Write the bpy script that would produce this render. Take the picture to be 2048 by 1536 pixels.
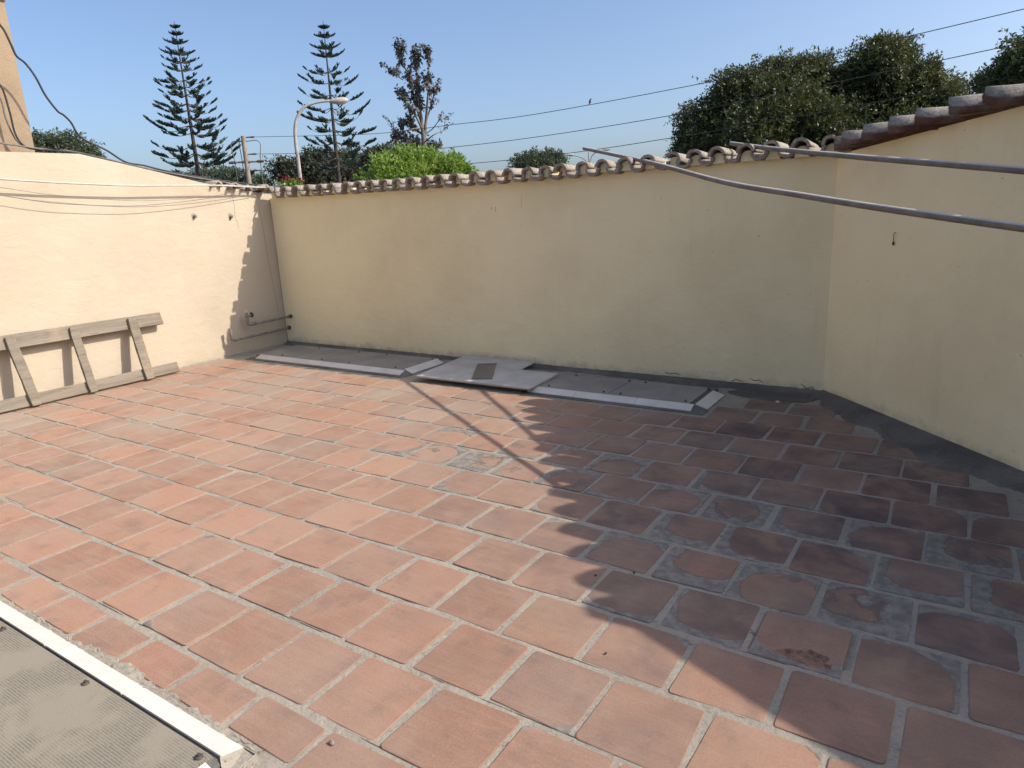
import bpy, bmesh, math, random
import numpy as np
from mathutils import Matrix, Vector
random.seed(7); rng = np.random.default_rng(11)
for o in list(bpy.data.objects): bpy.data.objects.remove(o)
scene = bpy.context.scene
COL = scene.collection

# ------------------------------------------------------------------ camera
F_PX = 1381.06; H_CAM = 1.4118; W_PX, H_PX = 2048, 1536
def rot_x(a): c, s = math.cos(a), math.sin(a); return np.array([[1,0,0],[0,c,-s],[0,s,c]])
def rot_z(a): c, s = math.cos(a), math.sin(a); return np.array([[c,-s,0],[s,c,0],[0,0,1]])
RM = rot_z(0.58914653) @ rot_x(1.32380765) @ rot_z(-0.04913958)
CAM = np.array([0, 0, H_CAM])
cd = bpy.data.cameras.new('camera'); cam = bpy.data.objects.new('camera', cd); COL.objects.link(cam)
M4 = Matrix.Identity(4)
for i in range(3):
    for j in range(3): M4[i][j] = RM[i, j]
    M4[i][3] = CAM[i]
cam.matrix_world = M4
cd.sensor_width = 36; cd.lens = F_PX / W_PX * 36; cd.clip_start = 0.02; cd.clip_end = 3000
scene.camera = cam

# ------------------------------------------------------------------ sky and sun
SUN = Vector((1.12, 0.449, 1.0)).normalized()
w = bpy.data.worlds.new('World'); scene.world = w; w.use_nodes = True
nt = w.node_tree; nt.nodes.clear()
sky = nt.nodes.new('ShaderNodeTexSky'); sky.sky_type = 'NISHITA'; sky.sun_disc = False
sky.sun_elevation = math.asin(SUN.z); sky.sun_rotation = math.atan2(SUN.x, SUN.y)
sky.altitude = 0; sky.air_density = 0.8; sky.dust_density = 3.0; sky.ozone_density = 3.2
bg = nt.nodes.new('ShaderNodeBackground'); bg.inputs[1].default_value = 0.15
wo = nt.nodes.new('ShaderNodeOutputWorld')
nt.links.new(sky.outputs[0], bg.inputs[0]); nt.links.new(bg.outputs[0], wo.inputs[0])
sl = bpy.data.lights.new('sun', 'SUN'); sl.energy = 3.4; sl.angle = math.radians(0.53); sl.color = (1.0, 0.93, 0.82)
so = bpy.data.objects.new('sun', sl); COL.objects.link(so)
so.rotation_euler = (-SUN).to_track_quat('-Z', 'Y').to_euler(); so.location = (8, 3, 8)
scene.view_settings.view_transform = 'Standard'; scene.view_settings.look = 'None'
scene.view_settings.exposure = 0.53; scene.view_settings.gamma = 1.0
scene.view_settings.use_curve_mapping = False

# ------------------------------------------------------------------ pixel -> place helpers
def ray(px, py):
    d = RM @ np.array([(px - W_PX/2)/F_PX, -(py - H_PX/2)/F_PX, -1.0]); return d
def on_floor(px, py, z=0.0):
    d = ray(px, py); return CAM + d*((z - H_CAM)/d[2])
def on_plane(px, py, n, c):
    n = np.array(n, float); d = ray(px, py); return CAM + d*((c - n@CAM)/(n@d))
def at(px, py, D):
    d = ray(px, py); return CAM + d*(D/math.hypot(d[0], d[1]))

# ------------------------------------------------------------------ mesh helpers
class MB:
    def __init__(self): self.v = []; self.f = []; self.n = 0; self.smooth = []
    def add(self, v, f, smooth=False):
        b = self.n; self.v.extend([tuple(map(float, p)) for p in v]); self.n += len(v)
        self.f.extend([tuple(b+i for i in q) for q in f]); self.smooth.extend([smooth]*len(f))
    def box(self, lo, hi, M=None):
        x0,y0,z0 = lo; x1,y1,z1 = hi
        v = [(x0,y0,z0),(x1,y0,z0),(x1,y1,z0),(x0,y1,z0),(x0,y0,z1),(x1,y0,z1),(x1,y1,z1),(x0,y1,z1)]
        if M is not None: v = [M @ Vector(p) for p in v]
        self.add(v, [(0,3,2,1),(4,5,6,7),(0,1,5,4),(1,2,6,5),(2,3,7,6),(3,0,4,7)])
    def prism(self, pts, z0, z1):
        """pts: ccw 2d outline; z0,z1 may be lists"""
        n = len(pts); zb = z0 if hasattr(z0,'__len__') else [z0]*n; zt = z1 if hasattr(z1,'__len__') else [z1]*n
        v = [(p[0],p[1],zb[i]) for i,p in enumerate(pts)] + [(p[0],p[1],zt[i]) for i,p in enumerate(pts)]
        f = [tuple(reversed(range(n))), tuple(range(n,2*n))] + [(i,(i+1)%n,n+(i+1)%n,n+i) for i in range(n)]
        self.add(v, f)
    def tube(self, pts, rad, n=8, caps=True, smooth=True):
        P = [np.array(p, float) for p in pts]; m = len(P)
        R = rad if hasattr(rad,'__len__') else [rad]*m
        t = [P[min(i+1,m-1)] - P[max(i-1,0)] for i in range(m)]
        t = [a/(np.linalg.norm(a)+1e-12) for a in t]
        ref = np.array([0,0,1.0]) if abs(t[0][2]) < .9 else np.array([1.0,0,0])
        u = np.cross(t[0], ref); u /= np.linalg.norm(u)
        vs = []
        for i in range(m):
            u = u - t[i]*(u@t[i]); u /= np.linalg.norm(u)+1e-12; b = np.cross(t[i], u)
            for k in range(n):
                a = 2*math.pi*k/n; vs.append(P[i] + R[i]*(math.cos(a)*u + math.sin(a)*b))
        fs = [(i*n+k, i*n+(k+1)%n, (i+1)*n+(k+1)%n, (i+1)*n+k) for i in range(m-1) for k in range(n)]
        self.add(vs, fs, smooth)
        if caps: self.add(vs[:n], [tuple(reversed(range(n)))]); self.add(vs[-n:], [tuple(range(n))])
    def mesh(self, name):
        me = bpy.data.meshes.new(name); me.from_pydata(self.v, [], self.f)
        me.polygons.foreach_set('use_smooth', self.smooth); me.update(); return me
    def build(self, name, mat, parent=None, loc=None, bevel=0):
        o = bpy.data.objects.new(name, self.mesh(name)); COL.objects.link(o)
        if mat: o.data.materials.append(mat)
        if parent: o.parent = parent
        if loc is not None: o.location = loc
        if bevel:
            b = o.modifiers.new('bevel', 'BEVEL'); b.width = bevel; b.segments = 2; b.limit_method = 'ANGLE'
        return o
def tag(o, label=None, cat=None, group=None, kind=None):
    if label: o['label'] = label
    if cat: o['category'] = cat
    if group: o['group'] = group
    if kind: o['kind'] = kind
    return o
def thing(name, label, cat, loc=(0,0,0), group=None):
    o = bpy.data.objects.new(name, None); COL.objects.link(o); o.location = loc; o.empty_display_size = .1
    return tag(o, label, cat, group)
def smooth_path(pts, k=6):
    """Catmull-Rom through points"""
    P = [np.array(p, float) for p in pts]; P = [2*P[0]-P[1]] + P + [2*P[-1]-P[-2]]
    out = []
    for i in range(1, len(P)-2):
        a,b,c,d = P[i-1],P[i],P[i+1],P[i+2]
        for s in range(k):
            t = s/k; out.append(.5*((2*b)+(-a+c)*t+(2*a-5*b+4*c-d)*t*t+(-a+3*b-3*c+d)*t**3))
    out.append(P[-2]); return out

# ------------------------------------------------------------------ materials
class NT:
    def __init__(self, name, rough=.85, spec=.3):
        self.k = .86          # overall reflectance of every painted or mineral surface
        m = bpy.data.materials.new(name); m.use_nodes = True; self.m = m; self.t = m.node_tree
        self.b = self.t.nodes['Principled BSDF']; self.b.inputs['Roughness'].default_value = rough
        self.b.inputs['Specular IOR Level'].default_value = spec
    def n(self, typ, **k):
        o = self.t.nodes.new(typ)
        for a, v in k.items(): setattr(o, a, v)
        return o
    def link(self, a, b): self.t.links.new(a, b)
    def val(self, sock, v):
        if isinstance(v, (int, float)): sock.default_value = v
        elif isinstance(v, tuple): sock.default_value = v if len(v) == len(sock.default_value) else (*v, 1)
        else: self.link(v, sock)
    def coord(self, kind='Object'): return self.n('ShaderNodeTexCoord').outputs[kind]
    def pos(self): return self.n('ShaderNodeNewGeometry').outputs['Position']
    def noise(self, vec, scale, detail=4, rough=.6, dist=0.0, offset=None, stretch=None):
        if stretch is not None or offset is not None:
            mp = self.n('ShaderNodeMapping'); self.link(vec, mp.inputs[0])
            if stretch: mp.inputs['Scale'].default_value = stretch
            if offset is not None: self.val(mp.inputs['Location'], offset)
            vec = mp.outputs[0]
        x = self.n('ShaderNodeTexNoise'); self.link(vec, x.inputs['Vector'])
        x.inputs['Scale'].default_value = scale; x.inputs['Detail'].default_value = detail
        x.inputs['Roughness'].default_value = rough; x.inputs['Distortion'].default_value = dist
        return x.outputs['Fac']
    def ramp(self, fac, lo, hi, a=0.0, b=1.0):
        r = self.n('ShaderNodeMapRange'); r.interpolation_type = 'SMOOTHSTEP'; self.val(r.inputs[0], fac)
        self.val(r.inputs[1], lo); self.val(r.inputs[2], hi); self.val(r.inputs[3], a); self.val(r.inputs[4], b)
        return r.outputs[0]
    def math(self, op, a, b=0.0, c=None, clamp=False):
        x = self.n('ShaderNodeMath', operation=op); x.use_clamp = clamp
        self.val(x.inputs[0], a); self.val(x.inputs[1], b)
        if c is not None: self.val(x.inputs[2], c)
        return x.outputs[0]
    def mix(self, fac, a, b, mode='MIX'):
        x = self.n('ShaderNodeMix', data_type='RGBA', blend_type=mode)
        self.val(x.inputs[0], fac); self.val(x.inputs[6], a); self.val(x.inputs[7], b); return x.outputs[2]
    def sep(self, v):
        s = self.n('ShaderNodeSeparateXYZ'); self.link(v, s.inputs[0]); return s.outputs
    def out(self, color=None, bump=None, strength=.3, dist=.01, rough=None):
        if color is not None: self.val(self.b.inputs['Base Color'], self.mix(1.0, color, (self.k,)*3, 'MULTIPLY'))
        if rough is not None: self.val(self.b.inputs['Roughness'], rough)
        if bump is not None:
            bp = self.n('ShaderNodeBump'); bp.inputs['Strength'].default_value = strength; bp.inputs['Distance'].default_value = dist
            self.link(bump, bp.inputs['Height']); self.link(bp.outputs[0], self.b.inputs['Normal'])
        return self.m

def mat_wall(name, base, dirt_amt=1.0):
    s = NT(name, .8, .2); s.k = 1.0; p = s.pos(); x, y, z = s.sep(p)
    big = s.noise(p, 1.1, 5); fine = s.noise(p, 60, 3)
    c = s.mix(s.ramp(big, .35, .7), base, tuple(v*k for v, k in zip(base, (.90,.885,.86))))
    streak = s.noise(p, 7, 4, .6, 0, None, (1, 1, .12))
    c = s.mix(s.math('MULTIPLY', s.ramp(streak, .58, .80), .10*dirt_amt), c, (.40,.33,.22))
    # splashed dirt and damp at the foot of the wall, its edge ragged
    edge = s.math('ADD', s.math('MULTIPLY', s.noise(p, 9, 6, .7), .22), -.075)
    foot = s.ramp(z, s.math('ADD', edge, -.05), s.math('ADD', edge, .07), 1.0, 0.0)
    c = s.mix(s.math('MULTIPLY', foot, .5*dirt_amt), c, (.27,.23,.17))
    chip = s.math('MULTIPLY', s.ramp(s.noise(p, 22, 4, .7), .66, .70), s.ramp(z, .05, .16, 1, 0))
    c = s.mix(s.math('MULTIPLY', chip, .75), c, (.15,.13,.11))
    speck = s.ramp(s.noise(p, 30, 3, .55), .735, .765)
    c = s.mix(s.math('MULTIPLY', speck, .6), c, (.16,.13,.09))
    h = s.math('ADD', s.math('MULTIPLY', fine, .4), s.math('MULTIPLY', s.noise(p, 7, 5, .6, .5, None, (1,1,1.6)), 2.2))
    return s.out(c, h, .24, .014)
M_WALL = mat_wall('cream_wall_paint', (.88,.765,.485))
M_WALL_L = mat_wall('cream_wall_paint_sunlit', (.525,.445,.335), .5)  # darker copy of the cream paint, offsetting the direct sun on this wall
M_WALL_R = mat_wall('cream_wall_paint_rough', (.90,.785,.505))

def mat_mortar(name='grey_mortar', base=(.47,.415,.335), dark=(.36,.32,.265), crack=True):
    s = NT(name, .95, .15); s.k = .78; p = s.pos()
    c = s.mix(s.ramp(s.noise(p, 2.2, 5), .35, .65), base, dark)
    c = s.mix(s.math('MULTIPLY', s.ramp(s.noise(p, 110, 5, .85), .42, .70), .55), c, tuple(v*1.25 for v in base))
    c = s.mix(s.math('MULTIPLY', s.ramp(s.noise(p, 70, 5, .85), .50, .30), .55), c, tuple(v*.45 for v in dark))
    if crack:
        k = s.ramp(s.noise(p, 5.5, 5, .7, 0, None, (.5,1.6,1)), .60, .64)
        k2 = s.ramp(s.noise(p, 55, 4, .75), .50, .60)
        c = s.mix(s.math('MULTIPLY', s.math('MULTIPLY', k, k2), .6), c, (.06,.05,.045))
        # open crack where the bedding has parted from the row of pavers
        yy = s.sep(p)[1]
        fr = s.math('SUBTRACT', s.math('MULTIPLY', s.math('FRACT', s.math('DIVIDE', s.math('ADD', yy, -.6411), .3)), .3), .15)
        wob = s.math('MULTIPLY', s.math('SUBTRACT', s.noise(p, 14, 3), .5), .006)
        cl = s.ramp(s.math('ABSOLUTE', s.math('SUBTRACT', s.math('ADD', fr, wob), .0105)), .0012, .0032, 1, 0)
        gate = s.ramp(s.noise(p, 2.6, 4, .65, 0, None, (1,.45,1)), .51, .60)
        c = s.mix(s.math('MULTIPLY', s.math('MULTIPLY', cl, gate), .92), c, (.025,.02,.018))
    h = s.math('ADD', s.noise(p, 45, 5, .7), s.math('MULTIPLY', s.noise(p, 8, 3), 1.5))
    return s.out(c, h, .6, .012)
M_MORTAR = mat_mortar()
M_CEMENT = mat_mortar('dirty_cement', (.25,.23,.20), (.135,.125,.115), False)

def mat_tile():
    s = NT('terracotta_paver', .88, .2); s.k = .735; o = s.coord('Object'); p = s.pos()
    oi = s.n('ShaderNodeObjectInfo').outputs['Random']
    wear = s.n('ShaderNodeAttribute', attribute_type='OBJECT', attribute_name='wear').outputs['Fac']
    dusty = s.n('ShaderNodeAttribute', attribute_type='OBJECT', attribute_name='dusty').outputs['Fac']
    off = s.n('ShaderNodeCombineXYZ'); s.val(off.inputs[0], s.math('MULTIPLY', oi, 37.0)); s.val(off.inputs[1], s.math('MULTIPLY', oi, 91.0))
    r2 = s.math('FRACT', s.math('MULTIPLY', oi, 17.13))
    c = s.mix(oi, (.535,.285,.182), (.475,.255,.175))
    r3 = s.math('FRACT', s.math('MULTIPLY', oi, 53.7))
    c = s.mix(s.ramp(r2, .5, 1.0, 0, .7), c, (.39,.24,.18))
    c = s.mix(1.0, c, s.ramp(r3, 0, 1, .86, 1.08), 'MULTIPLY')
    blot = s.noise(o, 7, 5, .65, .4, off.outputs[0])
    c = s.mix(s.math('MULTIPLY', s.ramp(blot, .42, .72), .55), c, (.55,.335,.235))
    blot2 = s.noise(o, 5, 4, .6, .2, off.outputs[0], (1.3,1,1))
    c = s.mix(s.math('MULTIPLY', s.ramp(blot2, .50, .72), .65), c, (.28,.18,.145))
    st = s.noise(o, 26, 3, .6, .6, off.outputs[0], (.18,1.5,1))
    c = s.mix(s.math('MULTIPLY', s.ramp(st, .42, .68), .22), c, (.60,.40,.28))
    gr = s.noise(o, 120, 5, .85, 0, off.outputs[0])
    c = s.mix(s.math('MULTIPLY', s.ramp(gr, .5, .72), .5), c, (.62,.46,.36))
    c = s.mix(s.math('MULTIPLY', s.ramp(gr, .5, .30), .5), c, (.20,.12,.09))
    # grey dust film in uneven patches
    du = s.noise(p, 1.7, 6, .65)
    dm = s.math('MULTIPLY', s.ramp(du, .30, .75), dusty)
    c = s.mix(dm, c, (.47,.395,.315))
    grime_shade = s.n('ShaderNodeAttribute', attribute_type='OBJECT', attribute_name='grime_shade').outputs['Fac']  # grey grime, with floor shade painted into the same tint
    gm = s.math('MULTIPLY', s.ramp(s.noise(p, 4.2, 6, .65, .3), .30, .68, .25, 1.0), grime_shade)
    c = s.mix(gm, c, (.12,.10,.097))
    # mortar smears that lap onto the tile from its edges
    x, y, z = s.sep(o)
    ax = s.math('ABSOLUTE', s.math('ADD', x, s.math('MULTIPLY', s.math('SUBTRACT', oi, .5), .10)))
    ay = s.math('ABSOLUTE', s.math('ADD', y, s.math('MULTIPLY', s.math('SUBTRACT', r2, .5), .15)))
    q = s.math('ADD', s.math('POWER', s.math('DIVIDE', ax, .140), 2.6), s.math('POWER', s.math('DIVIDE', ay, .140), 2.6))
    rag = s.math('ADD', q, s.math('MULTIPLY', s.math('SUBTRACT', s.noise(o, 11, 5, .6, .4, off.outputs[0]), .5), 1.25))
    th = s.math('SUBTRACT', 3.0, s.math('MULTIPLY', wear, 2.75))
    rim = s.ramp(rag, th, s.math('ADD', th, .28))
    half = s.ramp(s.noise(o, 3.2, 4, .6, .5, off.outputs[0]), s.math('SUBTRACT', .80, s.math('MULTIPLY', wear, .30)), s.math('SUBTRACT', .90, s.math('MULTIPLY', wear, .30)))
    rim = s.math('MAXIMUM', rim, s.math('MULTIPLY', half, s.math('MULTIPLY', wear, .9)))
    cem = s.mix(s.ramp(s.noise(p, 22, 6, .7, .3), .34, .68), (.24,.22,.195), (.42,.38,.325))
    c = s.mix(s.math('MULTIPLY', rim, .93), c, cem)
    # dark line where smear meets clay
    line = s.math('MULTIPLY', s.ramp(rim, .05, .35), s.ramp(rim, .9, .5))
    c = s.mix(s.math('MULTIPLY', s.math('MULTIPLY', line, wear), .5), c, (.14,.10,.08))
    h = s.math('ADD', s.math('MULTIPLY', gr, .5), s.math('MULTIPLY', st, .5))
    h = s.math('ADD', h, s.math('MULTIPLY', s.math('MULTIPLY', rim, s.noise(p, 60, 4, .7)), 3.0))
    return s.out(c, h, .35, .006)
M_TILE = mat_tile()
M_BROKEN = None

def simple(name, col, col2=None, scale=12, rough=.8, bump=.3, bscale=60, stretch=None, spec=.3, metal=0, bdist=.005, obj=True):
    s = NT(name, rough, spec); p = s.coord('Object') if obj else s.pos()
    c = s.mix(s.ramp(s.noise(p, scale, 5, .65, .2, None, stretch), .35, .65), col, col2 or tuple(v*.75 for v in col))
    s.b.inputs['Metallic'].default_value = metal
    return s.out(c, s.noise(p, bscale, 4, .7, 0, None, stretch), bump, bdist)

def mat_rooftile(name, c1, c2, dust, lo, hi):
    s = NT(name, .92, .15); p = s.pos(); oi = s.n('ShaderNodeObjectInfo').outputs['Random']
    c = s.mix(oi, c1, c2)
    c = s.mix(s.ramp(s.noise(p, 14, 5), .4, .65, 0, .7), c, tuple(v*1.25 for v in c1))
    nz = s.sep(s.n('ShaderNodeNewGeometry').outputs['Normal'])[2]
    rag = s.math('ADD', nz, s.math('MULTIPLY', s.math('SUBTRACT', s.noise(p, 18, 5, .7), .5), .5))
    top = s.ramp(rag, lo, hi)                                            # weathered grey upper side
    g = s.mix(s.ramp(s.noise(p, 55, 6, .85), .38, .62), tuple(v*.55 for v in dust), dust)
    c = s.mix(s.math('MULTIPLY', top, .92), c, g)
    d = s.ramp(s.noise(p, 5, 5, .7), .42, .66)
    c = s.mix(s.math('MULTIPLY', d, .45), c, tuple(v*.72 for v in dust))
    c = s.mix(s.math('MULTIPLY', s.ramp(s.noise(p, 80, 4, .7), .60, .70), .6), c, (.07,.06,.05))
    return s.out(c, s.noise(p, 55, 6, .8), .8, .010)
M_ROOF = mat_rooftile('clay_roof_tile', (.36,.285,.225), (.30,.24,.195), (.50,.44,.365), -.1, .45)
M_ROOF_RED = mat_rooftile('dark_red_roof_tile', (.155,.072,.052), (.115,.058,.045), (.50,.45,.385), .26, .46)

def mat_wood():
    s = NT('weathered_wood', .9, .15); p = s.coord('Object'); oi = s.n('ShaderNodeObjectInfo').outputs['Random']
    off = s.n('ShaderNodeCombineXYZ'); s.val(off.inputs[0], s.math('MULTIPLY', oi, 23.0))
    g1 = s.noise(p, 22, 5, .7, .6, off.outputs[0], (1, .05, 1.0)); g2 = s.noise(p, 90, 4, .7, .2, off.outputs[0], (1, .04, 1.0))
    c = s.mix(s.ramp(g1, .35, .66), (.215,.18,.14), (.30,.255,.20))
    c = s.mix(s.math('MULTIPLY', s.ramp(g2, .56, .70), .7), c, (.085,.068,.05))
    c = s.mix(s.math('MULTIPLY', s.ramp(s.noise(p, 6, 4, .6, 0, off.outputs[0]), .5, .7), s.ramp(oi, .3, .9, .1, .65)), c, (.38,.29,.20))
    return s.out(c, s.math('ADD', g1, g2), .8, .006)
M_WOOD = mat_wood()
M_WHITE = simple('white_glazed_tile', (.80,.77,.71), (.70,.665,.60), 6, .35, .08, 30, obj=False, spec=.5)
M_BROKEN = simple('broken_clay', (.44,.27,.20), (.26,.15,.11), 40, .95, 1.0, 70, None, .1, 0, .01)
M_PANEL = simple('grey_panel', (.36,.335,.30), (.28,.262,.24), 3, .75, .2, 80, obj=False)
M_SHEET = simple('grey_fibre_sheet', (.62,.60,.56), (.50,.485,.45), 4, .8, .2, 50, obj=False)
M_SHEETEDGE = simple('pale_sheet_edge', (.40,.37,.31), None, 20, .85)
M_BROWN = simple('brown_ceramic', (.24,.21,.185), (.18,.16,.14), 8, .6, .1, 60)
M_STEEL = simple('grey_painted_pole', (.23,.195,.16), (.15,.13,.11), 9, .65, .2, 40, (1,1,1), .3, .0)
def mat_pole():
    s = NT('grey_painted_pole', .6, .3); p = s.pos(); nz = s.sep(s.n('ShaderNodeNewGeometry').outputs['Normal'])[2]
    c = s.mix(s.ramp(s.noise(p, 9, 5), .35, .65), (.25,.215,.185), (.17,.15,.13))
    c = s.mix(s.math('MULTIPLY', s.ramp(nz, .35, .85), s.ramp(s.noise(p, 5, 5), .2, .6, .5, .95)), c, (.62,.58,.51))   # sunlit rim painted into the dusty upper side
    return s.out(c, s.noise(p, 40, 4), .15, .004)
M_STEEL = mat_pole()
M_PIPE = simple('dull_galvanised_pipe', (.36,.33,.29), (.21,.19,.165), 18, .6, .3, 60, None, .4, .35)
M_BRASS = simple('old_brass', (.36,.25,.11), (.22,.16,.09), 30, .5, .3, 60, None, .5, .6)
M_IRON = simple('dark_iron', (.09,.08,.07), (.14,.10,.08), 30, .7, .3, 60, None, .4, .3)
M_PVC = simple('white_plastic_cable', (.62,.58,.51), (.50,.46,.40), 8, .55, .05)
M_BLACK = simple('black_cable', (.035,.035,.038), (.06,.06,.06), 8, .6, .05)
M_GREYCABLE = simple('grey_cable', (.16,.15,.14), (.22,.20,.18), 8, .7, .05)
M_TAN = simple('tan_render', (.40,.30,.20), (.33,.245,.165), 1.6, .9, .5, 25, None, .2, 0, .01, False)
M_TANPALE = simple('pale_render', (.66,.60,.50), (.52,.43,.32), 3, .9, .4, 30, None, .2, 0, .01, False)
M_CONC = simple('concrete_pole', (.40,.33,.26), (.25,.21,.17), 4, .9, .4, 30)
M_LAMP = simple('lamp_grey_paint', (.50,.46,.40), (.40,.36,.31), 6, .6, .1)
M_LENS = simple('lamp_lens', (.62,.52,.47), (.55,.45,.40), 10, .35, .05)
M_CERAM = simple('red_brown_insulator', (.14,.075,.07), (.18,.11,.10), 10, .35, .05)
M_ASPH = simple('street_ground', (.11,.105,.095), (.16,.145,.12), .4, .95, .4, 20, None, .2, 0, .01, False)

def mat_ribbed():
    s = NT('dusty_ribbed_panel', .8, .25); p = s.pos()
    x, y, z = s.sep(p)
    dust = s.ramp(s.noise(p, 5, 5, .6, .3), .44, .60)
    wv = s.math('SINE', s.math('MULTIPLY', s.math('ADD', y, s.math('MULTIPLY', x, .0)), 2*math.pi/.0075))
    brk = s.ramp(s.noise(p, 130, 3, .6), .35, .55)
    rib = s.math('MULTIPLY', s.ramp(wv, -.2, .9), brk)
    c = s.mix(s.math('MULTIPLY', rib, s.math('SUBTRACT', 1.0, s.math('MULTIPLY', dust, .8))), (.31,.275,.215), (.195,.172,.137))
    c = s.mix(s.math('MULTIPLY', dust, .55), c, (.345,.30,.23))
    c = s.mix(s.math('MULTIPLY', s.ramp(s.noise(p, 1.6, 4), .5, .62), .3), c, (.39,.33,.225))
    h = s.math('MULTIPLY', wv, s.math('SUBTRACT', 1.0, dust))
    return s.out(c, s.math('ADD', h, s.math('MULTIPLY', s.noise(p, 150, 3), 1.5)), .35, .003)
M_RIB = mat_ribbed()

def mat_leaf(name, a, b, c3, rough=.6, trans=.25):
    s = NT(name, rough, .35); g = s.n('ShaderNodeNewGeometry'); r = g.outputs['Random Per Island']
    p = s.pos()
    a, b, c3 = (tuple(v*.78 for v in q) for q in (a, b, c3))
    c = s.mix(r, a, b)
    c = s.mix(s.ramp(s.noise(p, 1.3, 4, .6), .45, .68, 0, .75), c, c3)
    s.val(s.b.inputs['Base Color'], c)
    tr = s.n('ShaderNodeBsdfTranslucent'); s.val(tr.inputs[0], s.mix(.5, c, (c3[0]*1.3, c3[1]*1.4, c3[2]*.7)))
    mx = s.n('ShaderNodeMixShader'); mx.inputs[0].default_value = trans
    s.link(s.b.outputs[0], mx.inputs[1]); s.link(tr.outputs[0], mx.inputs[2])
    s.link(mx.outputs[0], s.t.nodes['Material Output'].inputs[0]); return s.m
L_DARK = mat_leaf('dark_leaf', (.042,.060,.028), (.085,.102,.042), (.150,.160,.055), .5)
L_MID = mat_leaf('mid_leaf', (.055,.085,.035), (.090,.120,.045), (.12,.15,.06), .5)
L_BRIGHT = mat_leaf('bright_leaf', (.15,.27,.045), (.28,.40,.085), (.34,.46,.11), .5, .4)
L_PINE = mat_leaf('pine_leaf', (.055,.092,.080), (.085,.125,.10), (.07,.105,.092), .6, .1)
L_OLIVE = mat_leaf('olive_leaf', (.05,.062,.040), (.085,.090,.055), (.10,.105,.06), .6)
L_DEAD = mat_leaf('dry_leaf', (.105,.105,.105), (.16,.15,.14), (.13,.13,.13), .8, .1)
L_HAZY = mat_leaf('grey_green_leaf', (.075,.105,.070), (.11,.14,.08), (.13,.155,.09), .6)
L_RED = mat_leaf('red_bract', (.17,.025,.04), (.25,.035,.05), (.20,.03,.05), .6, .3)
M_BARK = simple('grey_brown_bark', (.16,.125,.095), (.10,.08,.06), 6, .95, .6, 30)
M_PINEBARK = simple('grey_pine_bark', (.075,.068,.062), (.05,.045,.042), 6, .95, .6, 30)
M_BARKPALE = simple('pale_dry_bark', (.26,.215,.175), (.17,.14,.12), 6, .95, .5, 30)

# ------------------------------------------------------------------ ground and base of the house
Z_ST = -3.2
g = MB(); g.add([(-1500,-1500,Z_ST),(1500,-1500,Z_ST),(1500,1500,Z_ST),(-1500,1500,Z_ST)], [(0,1,2,3)])
tag(g.build('ground', M_ASPH), kind='structure')
T = np.array([1.134, -1.250]); T /= np.linalg.norm(T); N = np.array([-T[1], T[0]])      # along / outward from the slanted wall
C0 = np.array([-.81, 5.28]); LEN_R = 3.30
E_R = C0 + T*LEN_R; E2 = E_R + np.array([.932, -.362])*1.5
g = MB(); g.prism([(-6.85,-2.6),(E2[0]+.2,-2.6),(E2[0]+.2,E2[1]+.1),(E_R[0]+.1,E_R[1]+.1),(C0[0]+.05,5.43),(-6.85,5.43)], Z_ST, -.20)
tag(g.build('house_below', M_TANPALE), 'lower storey of the house under the tiled terrace', 'building')

# ------------------------------------------------------------------ terrace floor and tiles
PIT = .30
floor_pts = [(-6.69,-2.5),(E2[0],-2.5),(E2[0],E2[1]),(E_R[0],E_R[1]),(C0[0],5.27),(-6.69,5.27)]
def row_y(n): return .7911 + PIT*n
CHIP = on_floor(1612, 1316)[:2]
_n = int((CHIP[1]-.7911)//.3); _o = -.65 if (_n+1) % 2 else -.15
CHIP_C = ((_o+math.floor(CHIP[0]/.3-_o)+.5)*.3, .7911+.3*(_n+.5))
nx, ny = 150, 170
g = MB()
gx = np.linspace(-6.72, E2[0]+.02, nx); gy = np.linspace(-2.5, 5.30, ny)
vv = []
for yy in gy:
    for xx in gx: vv.append((xx, yy, -.03 if abs(xx-CHIP_C[0]) < .115 and abs(yy-CHIP_C[1]) < .115 else -.0028 + random.uniform(-.0016, .0014)))
ff = []
for j in range(ny-1):
    for i in range(nx-1):
        cx_, cy_ = (gx[i]+gx[i+1])/2, (gy[j]+gy[j+1])/2
        if (np.array([cx_,cy_])-C0) @ N > .10: continue
        if cy_ > 5.33 or (cx_ > E_R[0] and ((cx_-E_R[0])*.362+(cy_-E_R[1])*.932) > .05): continue
        ff.append((j*nx+i, j*nx+i+1, (j+1)*nx+i+1, (j+1)*nx+i))
g.add(vv, ff)
FLOOR = tag(g.build('terrace_floor', M_MORTAR), kind='structure')
g = MB(); g.prism([(-6.85,-2.6),(E2[0],-2.6),(E2[0],E2[1]),(E_R[0],E_R[1]),(C0[0],5.40),(-6.85,5.40)], -.20, -.02); g.build('slab', M_CEMENT, FLOOR)

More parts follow.
